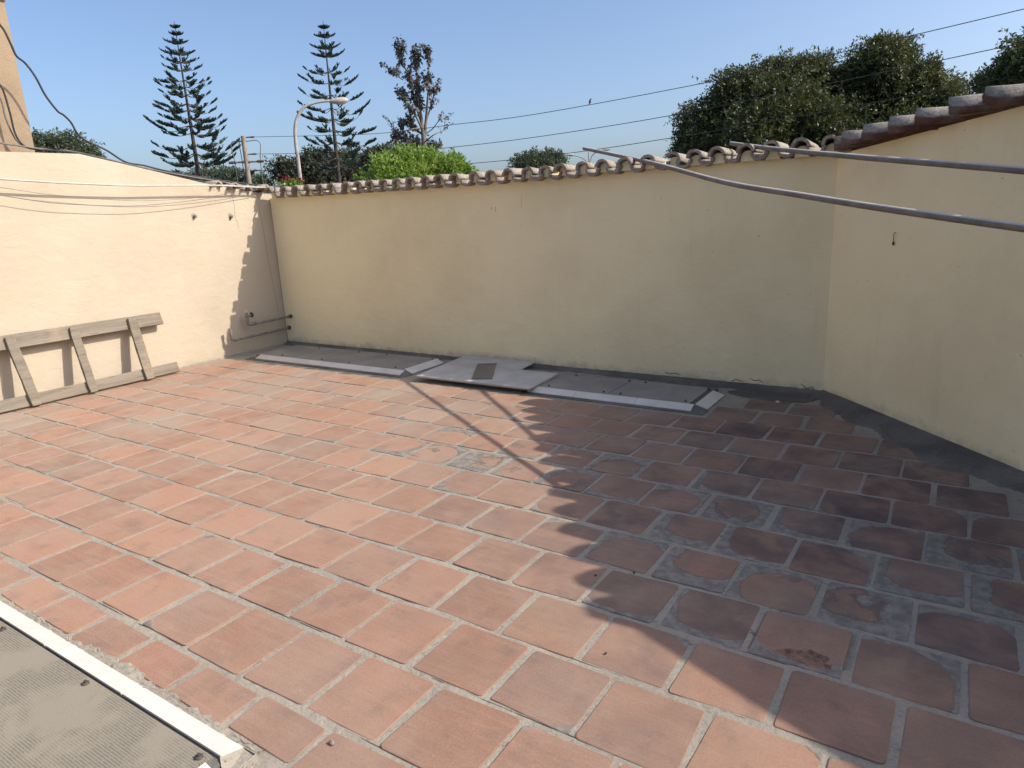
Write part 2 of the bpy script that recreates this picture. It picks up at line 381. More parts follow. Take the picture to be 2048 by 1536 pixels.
def tile_mesh(name, x0, x1, y0, y1, seed, r=.012, holes=None):
    rs = random.Random(seed); cs = []
    j = lambda: rs.uniform(-.0035, .0035)
    for (cx_, cy_, a0) in ((x1-r, y1-r, 0), (x0+r, y1-r, 90), (x0+r, y0+r, 180), (x1-r, y0+r, 270)):
        rr = r*rs.uniform(.5, 1.5)
        dx, dy = j(), j()
        for k in range(3):
            a = math.radians(a0 + 45*k); cs.append((cx_+dx+rr*math.cos(a), cy_+dy+rr*math.sin(a)))
    n = len(cs); mx, my = (x0+x1)/2, (y0+y1)/2
    ins = [(mx+(px_-mx)*(1-.0022/((x1-x0)/2)), my+(py_-my)*(1-.0022/((y1-y0)/2))) for px_, py_ in cs]
    m = MB()
    v = [(p[0],p[1],-.022) for p in cs] + [(p[0],p[1],-.0015) for p in cs] + [(p[0],p[1],0) for p in ins]
    f = [(i,(i+1)%n,n+(i+1)%n,n+i) for i in range(n)] + [(n+i,n+(i+1)%n,2*n+(i+1)%n,2*n+i) for i in range(n)] + [tuple(range(2*n,3*n))]
    m.add(v, f); return m.mesh(name)
FULL = [tile_mesh('tile', -.1378, .1378, -.1365, .1365, 100+k) for k in range(9)]
for me in FULL: me.materials.append(M_TILE)
WEAR_PATH = [on_floor(*q)[:2] for q in [(900,900),(985,915),(1180,930),(1330,965),(1430,1010),(1340,1060),(1440,1120),(1520,1150),(1600,1190),(1760,1180),(1900,1130),(1990,1160)]]
def seg_d(p, a, b):
    ab = b-a; t = max(0, min(1, ((p-a)@ab)/(ab@ab))); return np.linalg.norm(p-a-ab*t)
def wear_at(p):
    d = min(seg_d(p, WEAR_PATH[i], WEAR_PATH[i+1]) for i in range(len(WEAR_PATH)-1))
    return max(0, 1-d/.75)
SKY_F = (-3.6, -1.50, -1.0, .905)      # front skylight box x0,x1,y0,y1
cells = []
for n in range(-5, 15):
    y0, y1 = row_y(n), row_y(n+1); yc = (y0+y1)/2
    offx = -.65 if (n+1) % 2 else -.15
    for k in range(-24, 12):
        x0 = (offx+k)*PIT; x1 = x0+PIT; xc = (x0+x1)/2
        if x1 < -6.66: continue
        # gap to the walls
        far = max(((np.array([a,b])-C0)@N) for a in (x0+.02,x1-.02) for b in (y0+.02,y1-.02))
        if far > -.02 : continue
        if xc > E_R[0]-.1 and ((xc-E_R[0])*.362+(yc-E_R[1])*.932) > -.2: continue
        lx0, lx1, ly0, ly1 = x0, x1, y0, y1
        if x0 < -6.66: lx0 = -6.675
        if xc < -1.36 and y1 > 4.42: continue
        if y1 > 5.16: continue
        if y0 < SKY_F[3]+.02 and x0 < SKY_F[1]+.02 and y1 > SKY_F[2] and x1 > SKY_F[0]:
            if y1 > SKY_F[3]+.09 and x0 < SKY_F[1]-.10: ly0 = SKY_F[3]+.012
            elif x1 > SKY_F[1]+.10 and xc > SKY_F[1]-.15: lx0 = SKY_F[1]+.02
            else: continue
        if lx1-lx0 < .06 or ly1-ly0 < .05: continue
        cells.append((lx0, lx1, ly0, ly1))
def in_view(c):
    for a in (c[0], c[1]):
        for b in (c[2], c[3]):
            q = (np.array([a,b,0.0])-CAM) @ RM
            if q[2] < -.05:
                u = q[0]/-q[2]*F_PX+1024; v = -q[1]/-q[2]*F_PX+768
                if -30 < u < 2078 and v < 1570: return True
    return False
vis = [c for c in cells if in_view(c)]; hid = [c for c in cells if not in_view(c)]
vis.sort(key=lambda c: math.hypot(c[0], c[2])); hid += vis[300:]; vis = vis[:300]
for i, (a, b, c, d) in enumerate(vis):
    xc, yc = (a+b)/2, (c+d)/2
    full = abs(b-a-PIT) < .01 and abs(d-c-PIT) < .01
    if abs(xc-CHIP[0]) < .15 and abs(yc-CHIP[1]) < .15 and full:
        # paver with a spalled hollow near its front edge
        m = MB(); K = 46; lim = .1345; vs = []; fs = []
        nz = rng.random((K+1, K+1)); hx, hy = CHIP[0]-xc, CHIP[1]-yc
        for jy in range(K+1):
            for ix in range(K+1):
                X, Y = -lim+2*lim*ix/K, -lim+2*lim*jy/K
                ang = math.atan2((Y-hy)*1.6, X-hx); rr = math.hypot((X-hx)/.078, (Y-hy)/.040)
                rr += .16*math.sin(3*ang+1)+.09*math.sin(7*ang)+(nz[jy,ix]-.5)*.14
                dep = -.015*max(0, min(1, (1-rr)*6)) * max(.18, min(1, .5+(Y-hy)/.06)) * (.85+.15*math.sin(X*90+Y*210))
                if dep < 0: dep += (nz[jy,ix]-.5)*.0035
                vs.append((X, Y, dep))
        for jy in range(K):
            for ix in range(K): q = jy*(K+1)+ix; fs.append((q, q+1, q+K+2, q+K+1))
        m.add(vs, fs); m.box((-lim,-lim,-.03), (lim,lim,-.0165))
        for s0, s1 in (((-lim,-lim),(lim,-lim)),((lim,-lim),(lim,lim)),((lim,lim),(-lim,lim)),((-lim,lim),(-lim,-lim))):
            m.add([(s0[0],s0[1],-.017),(s1[0],s1[1],-.017),(s1[0],s1[1],0),(s0[0],s0[1],0)], [(0,1,2,3)])
        o = m.build('tile', M_TILE, FLOOR, (xc, yc, 0)); o.data.materials.append(M_BROKEN)
        for q in o.data.polygons:
            zs = [o.data.vertices[i].co.z for i in q.vertices]
            if -.0165 < min(zs) < -.002 and abs(q.normal.z) > .05 and len(q.vertices) == 4: q.material_index = 1
        o['label'] = 'paver with a broken hollow in its surface'
    else:
        me = FULL[random.randrange(9)] if full else None
        if me is None:
            hw, hh = (b-a)/2-.0135, (d-c)/2-.015
            me = tile_mesh('tile', -hw, hw, -hh, hh, 900+i); me.materials.append(M_TILE)
        o = bpy.data.objects.new('tile', me); COL.objects.link(o); o.parent = FLOOR
        o.location = (xc+random.uniform(-.004,.004), yc+random.uniform(-.003,.003), random.uniform(-.0008,.0018))
        o.rotation_euler = (random.gauss(0,.005), random.gauss(0,.005), random.gauss(0,.007) + (math.pi if random.random() < .5 and full else 0))
    wv = wear_at(np.array([xc, yc]))
    o['wear'] = max(0.0, wv*random.uniform(.6, 1.25)) if wv > 0 else (random.uniform(0,.07) if random.random() < .9 else random.uniform(.05,.22))
    if yc < 1.1 and xc < -1.5: o['wear'] = .42
    o['grime_shade'] = float(np.clip((xc+2.6)/1.6, 0, 1)*.80*random.uniform(.6,1.15) * np.clip(.35+(yc-1.4)*.45, .3, 1.0)) if xc > -2.6 else 0.0  # grime plus painted shade, growing towards the shaded right side
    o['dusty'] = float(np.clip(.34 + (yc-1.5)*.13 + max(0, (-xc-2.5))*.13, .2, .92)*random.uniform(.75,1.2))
if hid:
    m = MB()
    for (a, b, c, d) in hid: m.box((a+.0135, c+.015, -.022), (b-.0135, d-.015, 0))
    tag(m.build('tiles_beyond_view', M_TILE, FLOOR), kind='stuff')

# cement laid along the feet of the walls
def ragged_strip(p0, p1, nrm, w0, w1, n, z0, z1, seed):
    rs = np.random.default_rng(seed); m = MB(); vs = []; fs = []
    ph = rs.random(4)*6
    K = 6
    for i in range(n+1):
        t = i/n; base = np.array(p0)*(1-t) + np.array(p1)*t
        ww = w0 + (w1-w0)*(.5+.25*math.sin(t*9+ph[0])+.15*math.sin(t*23+ph[1])+.10*math.sin(t*57+ph[2])) + rs.uniform(-.012,.012)
        for k in range(K+1):
            s = k/K; q = base + np.array(nrm)*ww*s
            z = z0 + (z1-z0)*(1-s)**1.6 + (rs.uniform(-.003,.003) if 0 < k < K else 0)
            if k == K: z = -.012
            vs.append((q[0], q[1], z))
    for i in range(n):
        for k in range(K): a = i*(K+1)+k; fs.append((a, a+1, a+K+2, a+K+1))
    m.add(vs, fs); return m
ragged_strip((-6.72,5.29), (-.70,5.29), (0,-1), .05, .13, 160, .004, .035, 3).build('cement_fillet', M_CEMENT, FLOOR)
ragged_strip(tuple(C0+N*.01), tuple(E_R+N*.01), tuple(-N), .10, .34, 120, .0045, .04, 5).build('cement_fillet', M_CEMENT, FLOOR)
ragged_strip((-6.71,5.27), (-6.71,-2.4), (1,0), .012, .05, 200, .003, .016, 8).build('cement_fillet', M_MORTAR, FLOOR)
# cement apron behind the right-hand box
m = MB(); ap = []
for i in range(40):
    a = i/40*2*math.pi; ap.append((-1.12+.30*math.cos(a)+random.uniform(-.02,.02), 5.10+.14*math.sin(a)+random.uniform(-.015,.015)))
m.prism(ap, -.01, .0052); m.build('cement_patch', M_CEMENT, FLOOR)

# ------------------------------------------------------------------ clay coping tiles
def barrel(r0, r1, L, th=.016, up=True, seg=9, a0=8, nl=4, seed=0):
    """tapered half pipe along +y from y=0 (front, radius r0) to y=L"""
    rs = random.Random(seed); m = MB(); rings = []
    wob = [rs.uniform(-.003,.003) for _ in range(seg+1)]
    for j in range(nl+1):
        t = j/nl; r = r0+(r1-r0)*t; o_, i_ = [], []
        for k in range(seg+1):
            a = math.radians(a0+(180-2*a0)*k/seg); sgn = 1 if up else -1
            e = wob[k] + rs.uniform(-.0015,.0015)
            y = L*t + (rs.uniform(-.006,.006) if j in (0,nl) else 0)
            o_.append(((r+e)*math.cos(a), y, sgn*(r+e)*math.sin(a)))
            i_.append(((r+e-th)*math.cos(a), y, sgn*(r+e-th)*math.sin(a)))
        rings.append(o_+i_)
    n = 2*(seg+1); vs = [p for r in rings for p in r]; fs = []; s1 = seg+1
    for j in range(nl):
        b, c = j*n, (j+1)*n
        for k in range(seg):
            fs.append((b+k, b+k+1, c+k+1, c+k)); fs.append((b+s1+k, c+s1+k, c+s1+k+1, b+s1+k+1))
        fs.append((b, c, c+s1, b+s1)); fs.append((b+seg, b+s1+seg, c+s1+seg, c+seg))
    for b, d in ((0, 1), (nl*n, -1)):
        for k in range(seg):
            q = (b+k, b+s1+k, b+s1+k+1, b+k+1); fs.append(q if d > 0 else tuple(reversed(q)))
    m.add(vs, fs, True); me = m.mesh('roof_tile'); me.materials.append(M_ROOF)
    me.polygons.foreach_set('use_smooth', [len(p.vertices) == 4 and abs(p.normal.y) < .7 for p in me.polygons]); return me
COVER = [barrel(.062, .054, .37, th=.020, up=True, a0=0, seed=s) for s in range(5)]
PAN = [barrel(.060, .054, .37, th=.019, up=False, a0=0, seed=20+s) for s in range(5)]
COVER_R = [barrel(.093, .082, .42, th=.020, up=True, a0=0, seed=40+s) for s in range(5)]
for me in COVER_R: me.materials.clear(); me.materials.append(M_ROOF_RED)
def put_tile(me, parent, loc, rz=0, rx=0, ry=0, name='roof_tile'):
    o = bpy.data.objects.new(name, me); COL.objects.link(o); o.parent = parent; o.location = loc
    o.rotation_euler = (rx, ry, rz); return o

# ------------------------------------------------------------------ back wall
crest = [-6.542,-6.326,-6.116,-5.927,-5.752,-5.588,-5.356,-5.195,-5.031,-4.857,-4.688,-4.499,-4.315,-4.143,-3.959,-3.759,-3.581,-3.388,-3.207,-3.031,-2.87,-2.688,-2.503,-2.321,-2.117,-1.93,-1.764,-1.599,-1.393,-1.22,-1.03,-.842]
BACK = thing('boundary_wall', 'long cream back wall in shade topped with scalloped clay tiles', 'wall', (-3.8,5.28,0))
def keep(o, root): o.location = tuple(np.array(o.location)-np.array(root.location)); return o
m = MB(); m.box((-6.69,5.28,-.19), (C0[0]+.10,5.43,1.665))
for cx_ in crest:
    n = 8; pr = [(cx_+.047*math.cos(math.pi*k/n), .074*math.sin(math.pi*k/n)**.7) for k in range(n+1)]
    v = [(a, 5.225, 1.664+b) for a, b in pr] + [(a, 5.435, 1.664+b) for a, b in pr]
    k = n+1; m.add(v, [tuple(reversed(range(k))), tuple(range(k,2*k))] + [(i,i+1,k+i+1,k+i) for i in range(n)])
keep(m.build('masonry', M_WALL, BACK, (0,0,0)), BACK)
def crest_z(x): return float(np.interp(x, [-6.6,-5.5,-4.0,-3.0,-2.2,-1.2,-.7], [1.782,1.768,1.757,1.758,1.768,1.790,1.790]))
for i, cx_ in enumerate(crest):
    z = crest_z(cx_)-.062; tilt = random.gauss(0,.05); lean = 0
    if i == 25: lean = .5
    if i == 6: lean = -.15
    keep(put_tile(COVER[i%5], BACK, (cx_, 5.165+random.uniform(-.022,.022), z), random.gauss(0,.05), random.gauss(-.01,.02), random.gauss(0,.06)+lean), BACK)
    nx_ = crest[i+1] if i+1 < len(crest) else cx_+.17
    keep(put_tile(PAN[i%5], BACK, ((cx_+nx_)/2, 5.180+random.uniform(-.018,.018), z-.002), random.gauss(0,.03), random.gauss(0,.015), random.gauss(0,.05)), BACK)

# ------------------------------------------------------------------ slanted right-hand wall
RIGHT = thing('boundary_wall', 'slanted cream wall at right in shade with rising row of clay tiles', 'wall', (C0[0],C0[1],0))
def rp(s, o=0.0): return C0 + T*s + N*o
def rz_top(s): return 1.665 + .075*s
m = MB(); K = 12
out = [rp(LEN_R*i/K) for i in range(K+1)]; back = [rp(LEN_R*i/K, .15) for i in range(K+1)]
ztop = [rz_top(LEN_R*i/K) for i in range(K+1)]
back[0] = np.array([C0[0]+.10, 5.40])
poly = list(reversed(out)) ; poly = out + list(reversed(back)); zz = ztop + list(reversed(ztop))
m.prism([tuple(p) for p in poly], -.19, zz)
keep(m.build('masonry', M_WALL_R, RIGHT, (0,0,0)), RIGHT)
m = MB(); d3 = np.array([.932,-.362]); n3 = np.array([.362,.932])
p0, p1 = E_R - d3*.02, E2
m.prism([tuple(p0), tuple(p1), tuple(p1+n3*.15), tuple(p0+n3*.15)], -.19, 2.0)
m.prism([(p1[0]-.001,p1[1]+.1),(p1[0]-.001,-2.5),(p1[0]+.149,-2.5),(p1[0]+.149,p1[1]+.1)], -.19, 1.985)
keep(m.build('return_wall', M_WALL_R, RIGHT, (0,0,0)), RIGHT)
AX = math.atan2(-.02, 1.0)                      # tile axis, measured from +x
i = 0; s = .02; bed = MB()
while s < LEN_R-.03:
    b = rp(s, -.12 if s > .1 else -.03); z = rz_top(s)+.018
    keep(put_tile(COVER_R[i%5], RIGHT, (b[0], b[1], z), AX-math.pi/2+random.gauss(0,.04), random.gauss(.02,.02), random.gauss(0,.04)), RIGHT)
    for q in range(1):
        ca, sa = math.cos(AX), math.sin(AX); K = 8; vs = []
        for t_ in (.045, .36):
            for k in range(K+1):
                a_ = math.pi*k/K; lx = .070*math.cos(a_); vs.append((b[0]+ca*t_+sa*lx, b[1]+sa*t_-ca*lx, z-.03+(.030+.066*math.sin(a_))))
        bed.add(vs, [tuple(range(K,-1,-1)), tuple(range(K+1,2*K+2))]+[(k,k+1,K+2+k,K+1+k) for k in range(K)]+[(0,K+1,2*K+1,K)])
    s += .222+random.uniform(-.018,.018); i += 1

K = 40; pv = []
for k in range(K+1):
    s = LEN_R*k/K; zt = rz_top(s)
    for o_, dz in ((.012,-.002),(.012,.018),(.30,.018),(.30,-.002)): q = rp(s, o_); pv.append((q[0], q[1], zt+dz))
bed.add(pv, [(4*k+j, 4*k+(j+1)%4, 4*k+4+(j+1)%4, 4*k+4+j) for k in range(K) for j in range(4)]+[(3,2,1,0),(4*K,4*K+1,4*K+2,4*K+3)])
keep(bed.build('bedding', M_ROOF_RED, RIGHT, (0,0,0)), RIGHT)
# ------------------------------------------------------------------ left wall
LEFT = thing('boundary_wall', 'sunlit cream left wall with sloping bare top', 'wall', (-6.7,3,0))
prof = [(-2.6,2.06),(2.7,2.069),(3.31,2.074),(3.9,1.955),(4.46,1.835),(5.03,1.745),(5.43,1.69)]
m = MB(); fr = []; n = len(prof)
v = [(-6.7,y,-.19) for y,_ in prof]+[(-6.7,y,z) for y,z in prof]+[(-6.85,y,-.19) for y,_ in prof]+[(-6.85,y,z) for y,z in prof]
f = []
for i in range(n-1):
    f += [(i,i+1,n+i+1,n+i),(2*n+i,3*n+i,3*n+i+1,2*n+i+1),(n+i,n+i+1,3*n+i+1,3*n+i)]
f += [(0,n,3*n,2*n),(n-1,3*n-1,4*n-1,2*n-1)]
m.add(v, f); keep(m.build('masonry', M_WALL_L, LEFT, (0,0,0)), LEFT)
for k, (y, dz, rz, ry) in enumerate([(4.62,.02,1.75,.12),(4.80,.025,1.45,-.1),(4.97,.03,1.62,.1),(5.12,.045,1.3,.2),(5.22,.075,1.8,-.1)]):
    zt = float(np.interp(y, [p[0] for p in prof], [p[1] for p in prof]))
    keep(put_tile(COVER[k%5], LEFT, (-6.64+.03*(k%2), y, zt-.035+dz), rz, .0, ry), LEFT)
# hairline cracks on the left wall as thin dark slits
for pts in ([(4.80,1.72),(4.815,1.60),(4.80,1.50),(4.83,1.36)], [(5.12,1.60),(5.145,1.30),(5.16,.95),(5.19,.55),(5.20,.25)]):
    m = MB(); a = [(-6.699, y-.0017, z) for y, z in pts]; b = [(-6.699, y+.0017, z) for y, z in pts]
    k = len(pts); m.add(a+b, [(i, k+i, k+i+1, i+1) for i in range(k-1)]); keep(m.build('crack', M_GREYCABLE, LEFT, (0,0,0)), LEFT)

# ------------------------------------------------------------------ skylight boxes
def border_tile(parent, p, q, inward, w=.072, zo=.009, zi=.036):
    """white edging tile between plan points p,q on the outer edge, rising inward"""
    p, q, i = np.array(p), np.array(q), np.array(inward)
    m = MB(); th = .008
    top = [(*p, zo), (*q, zo), (*(q+i*w), zi), (*(p+i*w), zi)]
    bot = [(a, b, c-th) for a, b, c in top]
    m.add(top+bot, [(0,1,2,3),(7,6,5,4),(0,4,5,1),(1,5,6,2),(2,6,7,3),(3,7,4,0)])
    me = m.mesh('border_tile')
    bm = bmesh.new(); bm.from_mesh(me); bmesh.ops.recalc_face_normals(bm, faces=bm.faces); bm.to_mesh(me); bm.free()
    o = bpy.data.objects.new('border_tile', me); COL.objects.link(o); me.materials.append(M_WHITE); o.parent = parent
    return keep(o, parent)
def screw(parent, x, y, z, r=.008):
    m = MB(); m.tube([(0,0,-.004),(0,0,.003),(0,0,.005)], [r*1.5, r*1.5, r*.9], 10); m.tube([(0,0,.005),(0,0,.011)], r*.62, 6)
    o = m.build('screw', M_IRON, parent, (x, y, z)); return keep(o, parent)
# back-left box
BL = thing('skylight_box', 'dark panelled box with white front edging in back left corner', 'skylight', (-5.3,4.8,0))
m = MB(); m.box((-6.36,4.580,-.02), (-4.245,5.13,.0215)); m.box((-6.40,4.46,-.02), (-4.17,4.579,.0040)); m.box((-4.244,4.585,-.02), (-4.17,5.08,.0100)); keep(m.build('curb', M_CEMENT, BL, (0,0,0)), BL)
for a, b in ((-6.345,-5.62),(-5.612,-4.93),(-4.922,-4.262)):
    m = MB(); m.box((a,4.585,.022), (b,5.12,.0335+.001*random.random())); keep(m.build('panel', M_PANEL, BL, (0,0,0)), BL)
xs = [-6.29,-5.79,-5.31,-4.80,-4.45,-4.235]
for a, b in zip(xs[:-1], xs[1:]): border_tile(BL, (a+.002,4.512), (b-.002,4.512), (0,1))
border_tile(BL, (-4.165,4.60), (-4.165,5.07), (-1,0), .085, .012, .045)
m = MB(); m.prism([(-4.232,4.505),(-4.155,4.50),(-4.150,4.594),(-4.245,4.590)], -.01, [.004,.003,.010,.034]); keep(m.build('corner_mortar', M_CEMENT, BL, (0,0,0)), BL)
for x in (-6.0,-5.4,-5.0,-4.4): screw(BL, x, 4.64+random.uniform(-.01,.01), .036, .006); screw(BL, x+.1, 5.06, .036, .006)
# back-right box
BR = thing('skylight_box', 'dark panelled box with white edging along the middle of back wall', 'skylight', (-2.2,4.8,0))
m = MB(); m.box((-2.86,4.545,-.02), (-1.515,5.09,.0215)); m.box((-2.90,4.43,-.02), (-1.42,4.544,.0040)); m.box((-1.514,4.55,-.02), (-1.435,4.98,.0045)); keep(m.build('curb', M_CEMENT, BR, (0,0,0)), BR)
for a, b in ((-2.85,-2.195),(-2.188,-1.56)):
    m = MB(); m.box((a,4.555,.022), (b,5.03,.0335+.001*random.random())); keep(m.build('panel', M_PANEL, BR, (0,0,0)), BR)
for a, b in ((-2.85,-2.44),(-2.436,-1.945),(-1.941,-1.52)): border_tile(BR, (a,4.475), (b,4.475), (0,1))
border_tile(BR, (-1.43,4.56), (-1.43,4.96), (-1,0), .085, .009, .036)
m = MB(); m.prism([(-1.516,4.47),(-1.43,4.465),(-1.425,4.552),(-1.515,4.548)], -.01, [.003,.003,.006,.030]); keep(m.build('corner_mortar', M_CEMENT, BR, (0,0,0)), BR)
for x in (-2.72,-2.24,-2.10,-1.60): screw(BR, x, 4.60, .036, .007); screw(BR, x+.04, 4.985, .036, .007)
# front-left box
FB = thing('skylight_box', 'dusty ribbed panel framed by bright white tiles in near left corner', 'skylight', (-2.4,.3,0))
m = MB(); m.box((-3.6,-1.0,-.02), (-1.535,.838,.0235)); keep(m.build('curb', M_CEMENT, FB, (0,0,0)), FB)
m = MB(); m.box((-3.58,-.98,.0245), (-1.578,.824,.0335)); keep(m.build('panel', M_RIB, FB, (0,0,0)), FB)
for a, b in ((-3.60,-3.054),(-3.046,-2.553),(-2.545,-2.055),(-2.047,-1.553)): border_tile(FB, (a,.905), (b,.905), (0,-1), .070, .0085, .035)
for a, b in ((.80,.31),(.306,-.19),(-.194,-.69)): border_tile(FB, (-1.498,a), (-1.498,b), (-1,0), .070, .0085, .035)
m = MB(); m.prism([(-1.552,.832),(-1.500,.802),(-1.470,.835),(-1.490,.905),(-1.551,.912)], -.01, [.033,.012,.0035,.0035,.006]); keep(m.build('corner_mortar', M_MORTAR, FB, (0,0,0)), FB)
for x in (-2.79,-2.20,-1.60): screw(FB, x, .802, .035, .0075)
ragged_strip((-3.6,.902), (-1.50,.902), (0,1), .015, .05, 90, .0052, .010, 12).build('cement_fillet', M_MORTAR, FLOOR)
ragged_strip((-1.502,.905), (-1.502,-1.0), (1,0), .015, .05, 90, .0052, .010, 13).build('cement_fillet', M_MORTAR, FLOOR)

# ------------------------------------------------------------------ loose sheet and brown tile
SH = thing('fibre_sheet', 'loose grey L-shaped board lying across the gap between skylights', 'board', (-3.4,4.8,.04))
pts = [(-3.945,4.405),(-2.785,4.415),(-2.815,4.92),(-3.195,4.925),(-3.232,5.235),(-4.02,5.225)]
m = MB(); m.prism(pts, [.044,.046,.048,.050,.052,.052], [.054,.056,.058,.060,.062,.062])
keep(m.build('sheet', M_SHEET, SH, (0,0,0)), SH)
m = MB(); m.prism([(-3.943,4.407),(-2.787,4.417),(-2.815,4.91),(-2.835,4.91),(-2.806,4.436),(-3.92,4.428)], .036, [.0436,.0456,.0476,.0476,.0456,.0436]); keep(m.build('batten', M_SHEETEDGE, SH, (0,0,0)), SH)
m = MB(); bp = [on_floor(780+x/5.389, 680+y/5.389, .066)[:2] for x, y in ((880,415),(1100,412),(1148,255),(945,262))]
m.prism([tuple(p) for p in bp], [.0565,.0565,.0630,.0630], [.0665,.0665,.073,.073])
o = m.build('loose_tile', M_BROWN); tag(o, 'small dark brown rectangular tile lying on the grey board', 'tile')

# ------------------------------------------------------------------ ladder
LAD = thing('ladder', 'old grey wooden ladder lying sideways against the sunlit left wall', 'ladder', (-6.5,2.2,0))
pb = np.array([-6.475, .062]); pt_ = np.array([-6.640, .535]); up = (pt_-pb)/np.linalg.norm(pt_-pb); nf = np.array([up[1], -up[0]])   # x,z in the section
def lad_box(name, u0, u1, d0, d1, y0, y1, skew=0.0):
    m = MB(); vs = []; K = 10; rs = random.Random(int(1000*(u0+y0)))
    for j in range(K+1):
        t = j/K
        for (u, d) in ((u0,d0),(u1,d0),(u1,d1),(u0,d1)):
            e = rs.uniform(-.0025,.0025); uu = u+e+skew*(t-.5); dd = d+rs.uniform(-.001,.001)
            q = pb + up*uu + nf*dd; vs.append((q[0], y0+(y1-y0)*t, q[1]))
    fs = [(4*j+k, 4*j+(k+1)%4, 4*j+4+(k+1)%4, 4*j+4+k) for j in range(K) for k in range(4)] + [(3,2,1,0), (4*K,4*K+1,4*K+2,4*K+3)]
    m.add(vs, fs); o = m.build(name, M_WOOD, LAD, (0,0,0), .004); return keep(o, LAD)
Lp = np.linalg.norm(pt_-pb)
lad_box('rail', -.052, .045, -.018, .018, .75, 3.75, .006)
lad_box('rail', Lp-.055, Lp+.065, -.018, .018, .70, 3.76, -.004)
for (tx, ty, bx_, by_, w_) in ((265,640,295,750,.085),(150,668,180,765,.072),(22,684,68,802,.080)):
    yt = on_plane(tx, ty, (1,0,0), -6.60)[1]; yb = on_plane(bx_, by_, (1,0,0), -6.46)[1]
    m = MB(); K = 8; vs = []; rs = random.Random(tx)
    for j in range(K+1):
        t = j/K; u = -.062+(Lp+.105)*t; yc = yb+(yt-yb)*t
        for sy, d in ((-1,.0195),(1,.0195),(1,.052),(-1,.052)):
            q = pb+up*u+nf*(d+rs.uniform(-.002,.002)); vs.append((q[0], yc+sy*w_/2*(1-.15*(j in (0,K)))+rs.uniform(-.003,.003), q[1]))
    fs = [(4*j+k, 4*j+(k+1)%4, 4*j+4+(k+1)%4, 4*j+4+k) for j in range(K) for k in range(4)] + [(3,2,1,0), (4*K,4*K+1,4*K+2,4*K+3)]
    m.add(vs, fs); keep(m.build('rung', M_WOOD, LAD, (0,0,0), .005), LAD)
for y in (1.88, 1.33, .9):
    m = MB(); vs = []
    for u in (-.06, Lp+.045):
        for sy, d in ((-1,.0195),(1,.0195),(1,.052),(-1,.052)):
            q = pb+up*u+nf*d; vs.append((q[0], y+sy*.038, q[1]))
    m.add(vs, [(0,1,5,4),(1,2,6,5),(2,3,7,6),(3,0,4,7),(3,2,1,0),(4,5,6,7)]); keep(m.build('rung', M_WOOD, LAD, (0,0,0), .005), LAD)

# ------------------------------------------------------------------ water pipes in the corner
P1 = thing('water_pipe', 'upper grey pipe with valve handle leaving the back wall corner', 'pipe', (-6.6,5.0,.33))
a = np.array([-6.575,5.30,.332]); b = np.array([-6.605,4.735,.320])
m = MB(); el = [a, b, b+(0,-.012,.002), b+(0,-.026,.016), b+(0,-.028,.05)]
m.tube([a, b], .0135, 10); keep(m.build('run', M_PIPE, P1, (0,0,0)), P1)
m = MB(); m.tube([b+(0,.02,0), b, b+(0,-.018,.006), b+(0,-.028,.025), b+(0,-.028,.045)], .019, 10); m.tube([b+(0,.075,.001), b+(0,.03,0)], .0185, 8); keep(m.build('elbow', M_PIPE, P1, (0,0,0)), P1)
r0 = b+np.array([0,-.028,.045])
m = MB(); m.tube([r0, r0+(0,0,.03)], .016, 8); m.tube([r0+(0,0,.03), r0+(0,0,.06)], .022, 8); m.tube([r0+(0,0,.045), r0+(0,.055,.055)], .010, 8); VB = keep(m.build('valve_body', M_PIPE, P1, (0,0,0)), P1)
m = MB(); hc = r0+(0,.062,.056); m.tube([hc-(0,.006,0), hc+(0,.006,0)], .028, 12); m.build('valve_handle', M_IRON, VB)
m = MB(); m.tube([r0+(0,0,.06), r0+(0,0,.09)], .013, 8); keep(m.build('brass_nipple', M_BRASS, P1, (0,0,0)), P1)
m = MB(); m.tube([r0+(0,0,.09), r0+(0,0,.115)], .017, 6); keep(m.build('end_cap', M_PVC, P1, (0,0,0)), P1)
m = MB(); m.tube([a+(0,-.015,0), a+(0,-.05,-.001)], .021, 10); keep(m.build('wall_socket', M_IRON, P1, (0,0,0)), P1)
P2 = thing('water_pipe', 'lower grey pipe with capped upright end leaving the back wall corner', 'pipe', (-6.62,4.9,.2))
a = np.array([-6.628,5.30,.194]); b = np.array([-6.60,4.50,.185])
m = MB(); m.tube([a, b], .0125, 10); keep(m.build('run', M_PIPE, P2, (0,0,0)), P2)
m = MB(); m.tube([b+(0,.045,0), b, b+(0,-.016,.006), b+(0,-.024,.022), b+(0,-.024,.05)], .0175, 10); keep(m.build('elbow', M_PIPE, P2, (0,0,0)), P2)
m = MB(); r0 = b+np.array([0,-.024,.05]); m.tube([r0, r0+(0,0,.05)], .0145, 8); m.tube([r0+(0,0,.05), r0+(0,0,.085)], .019, 8); keep(m.build('riser', M_PIPE, P2, (0,0,0)), P2)
m = MB(); m.tube([a+(0,-.015,0), a+(0,-.045,0)], .022, 10); keep(m.build('wall_socket', M_IRON, P2, (0,0,0)), P2)

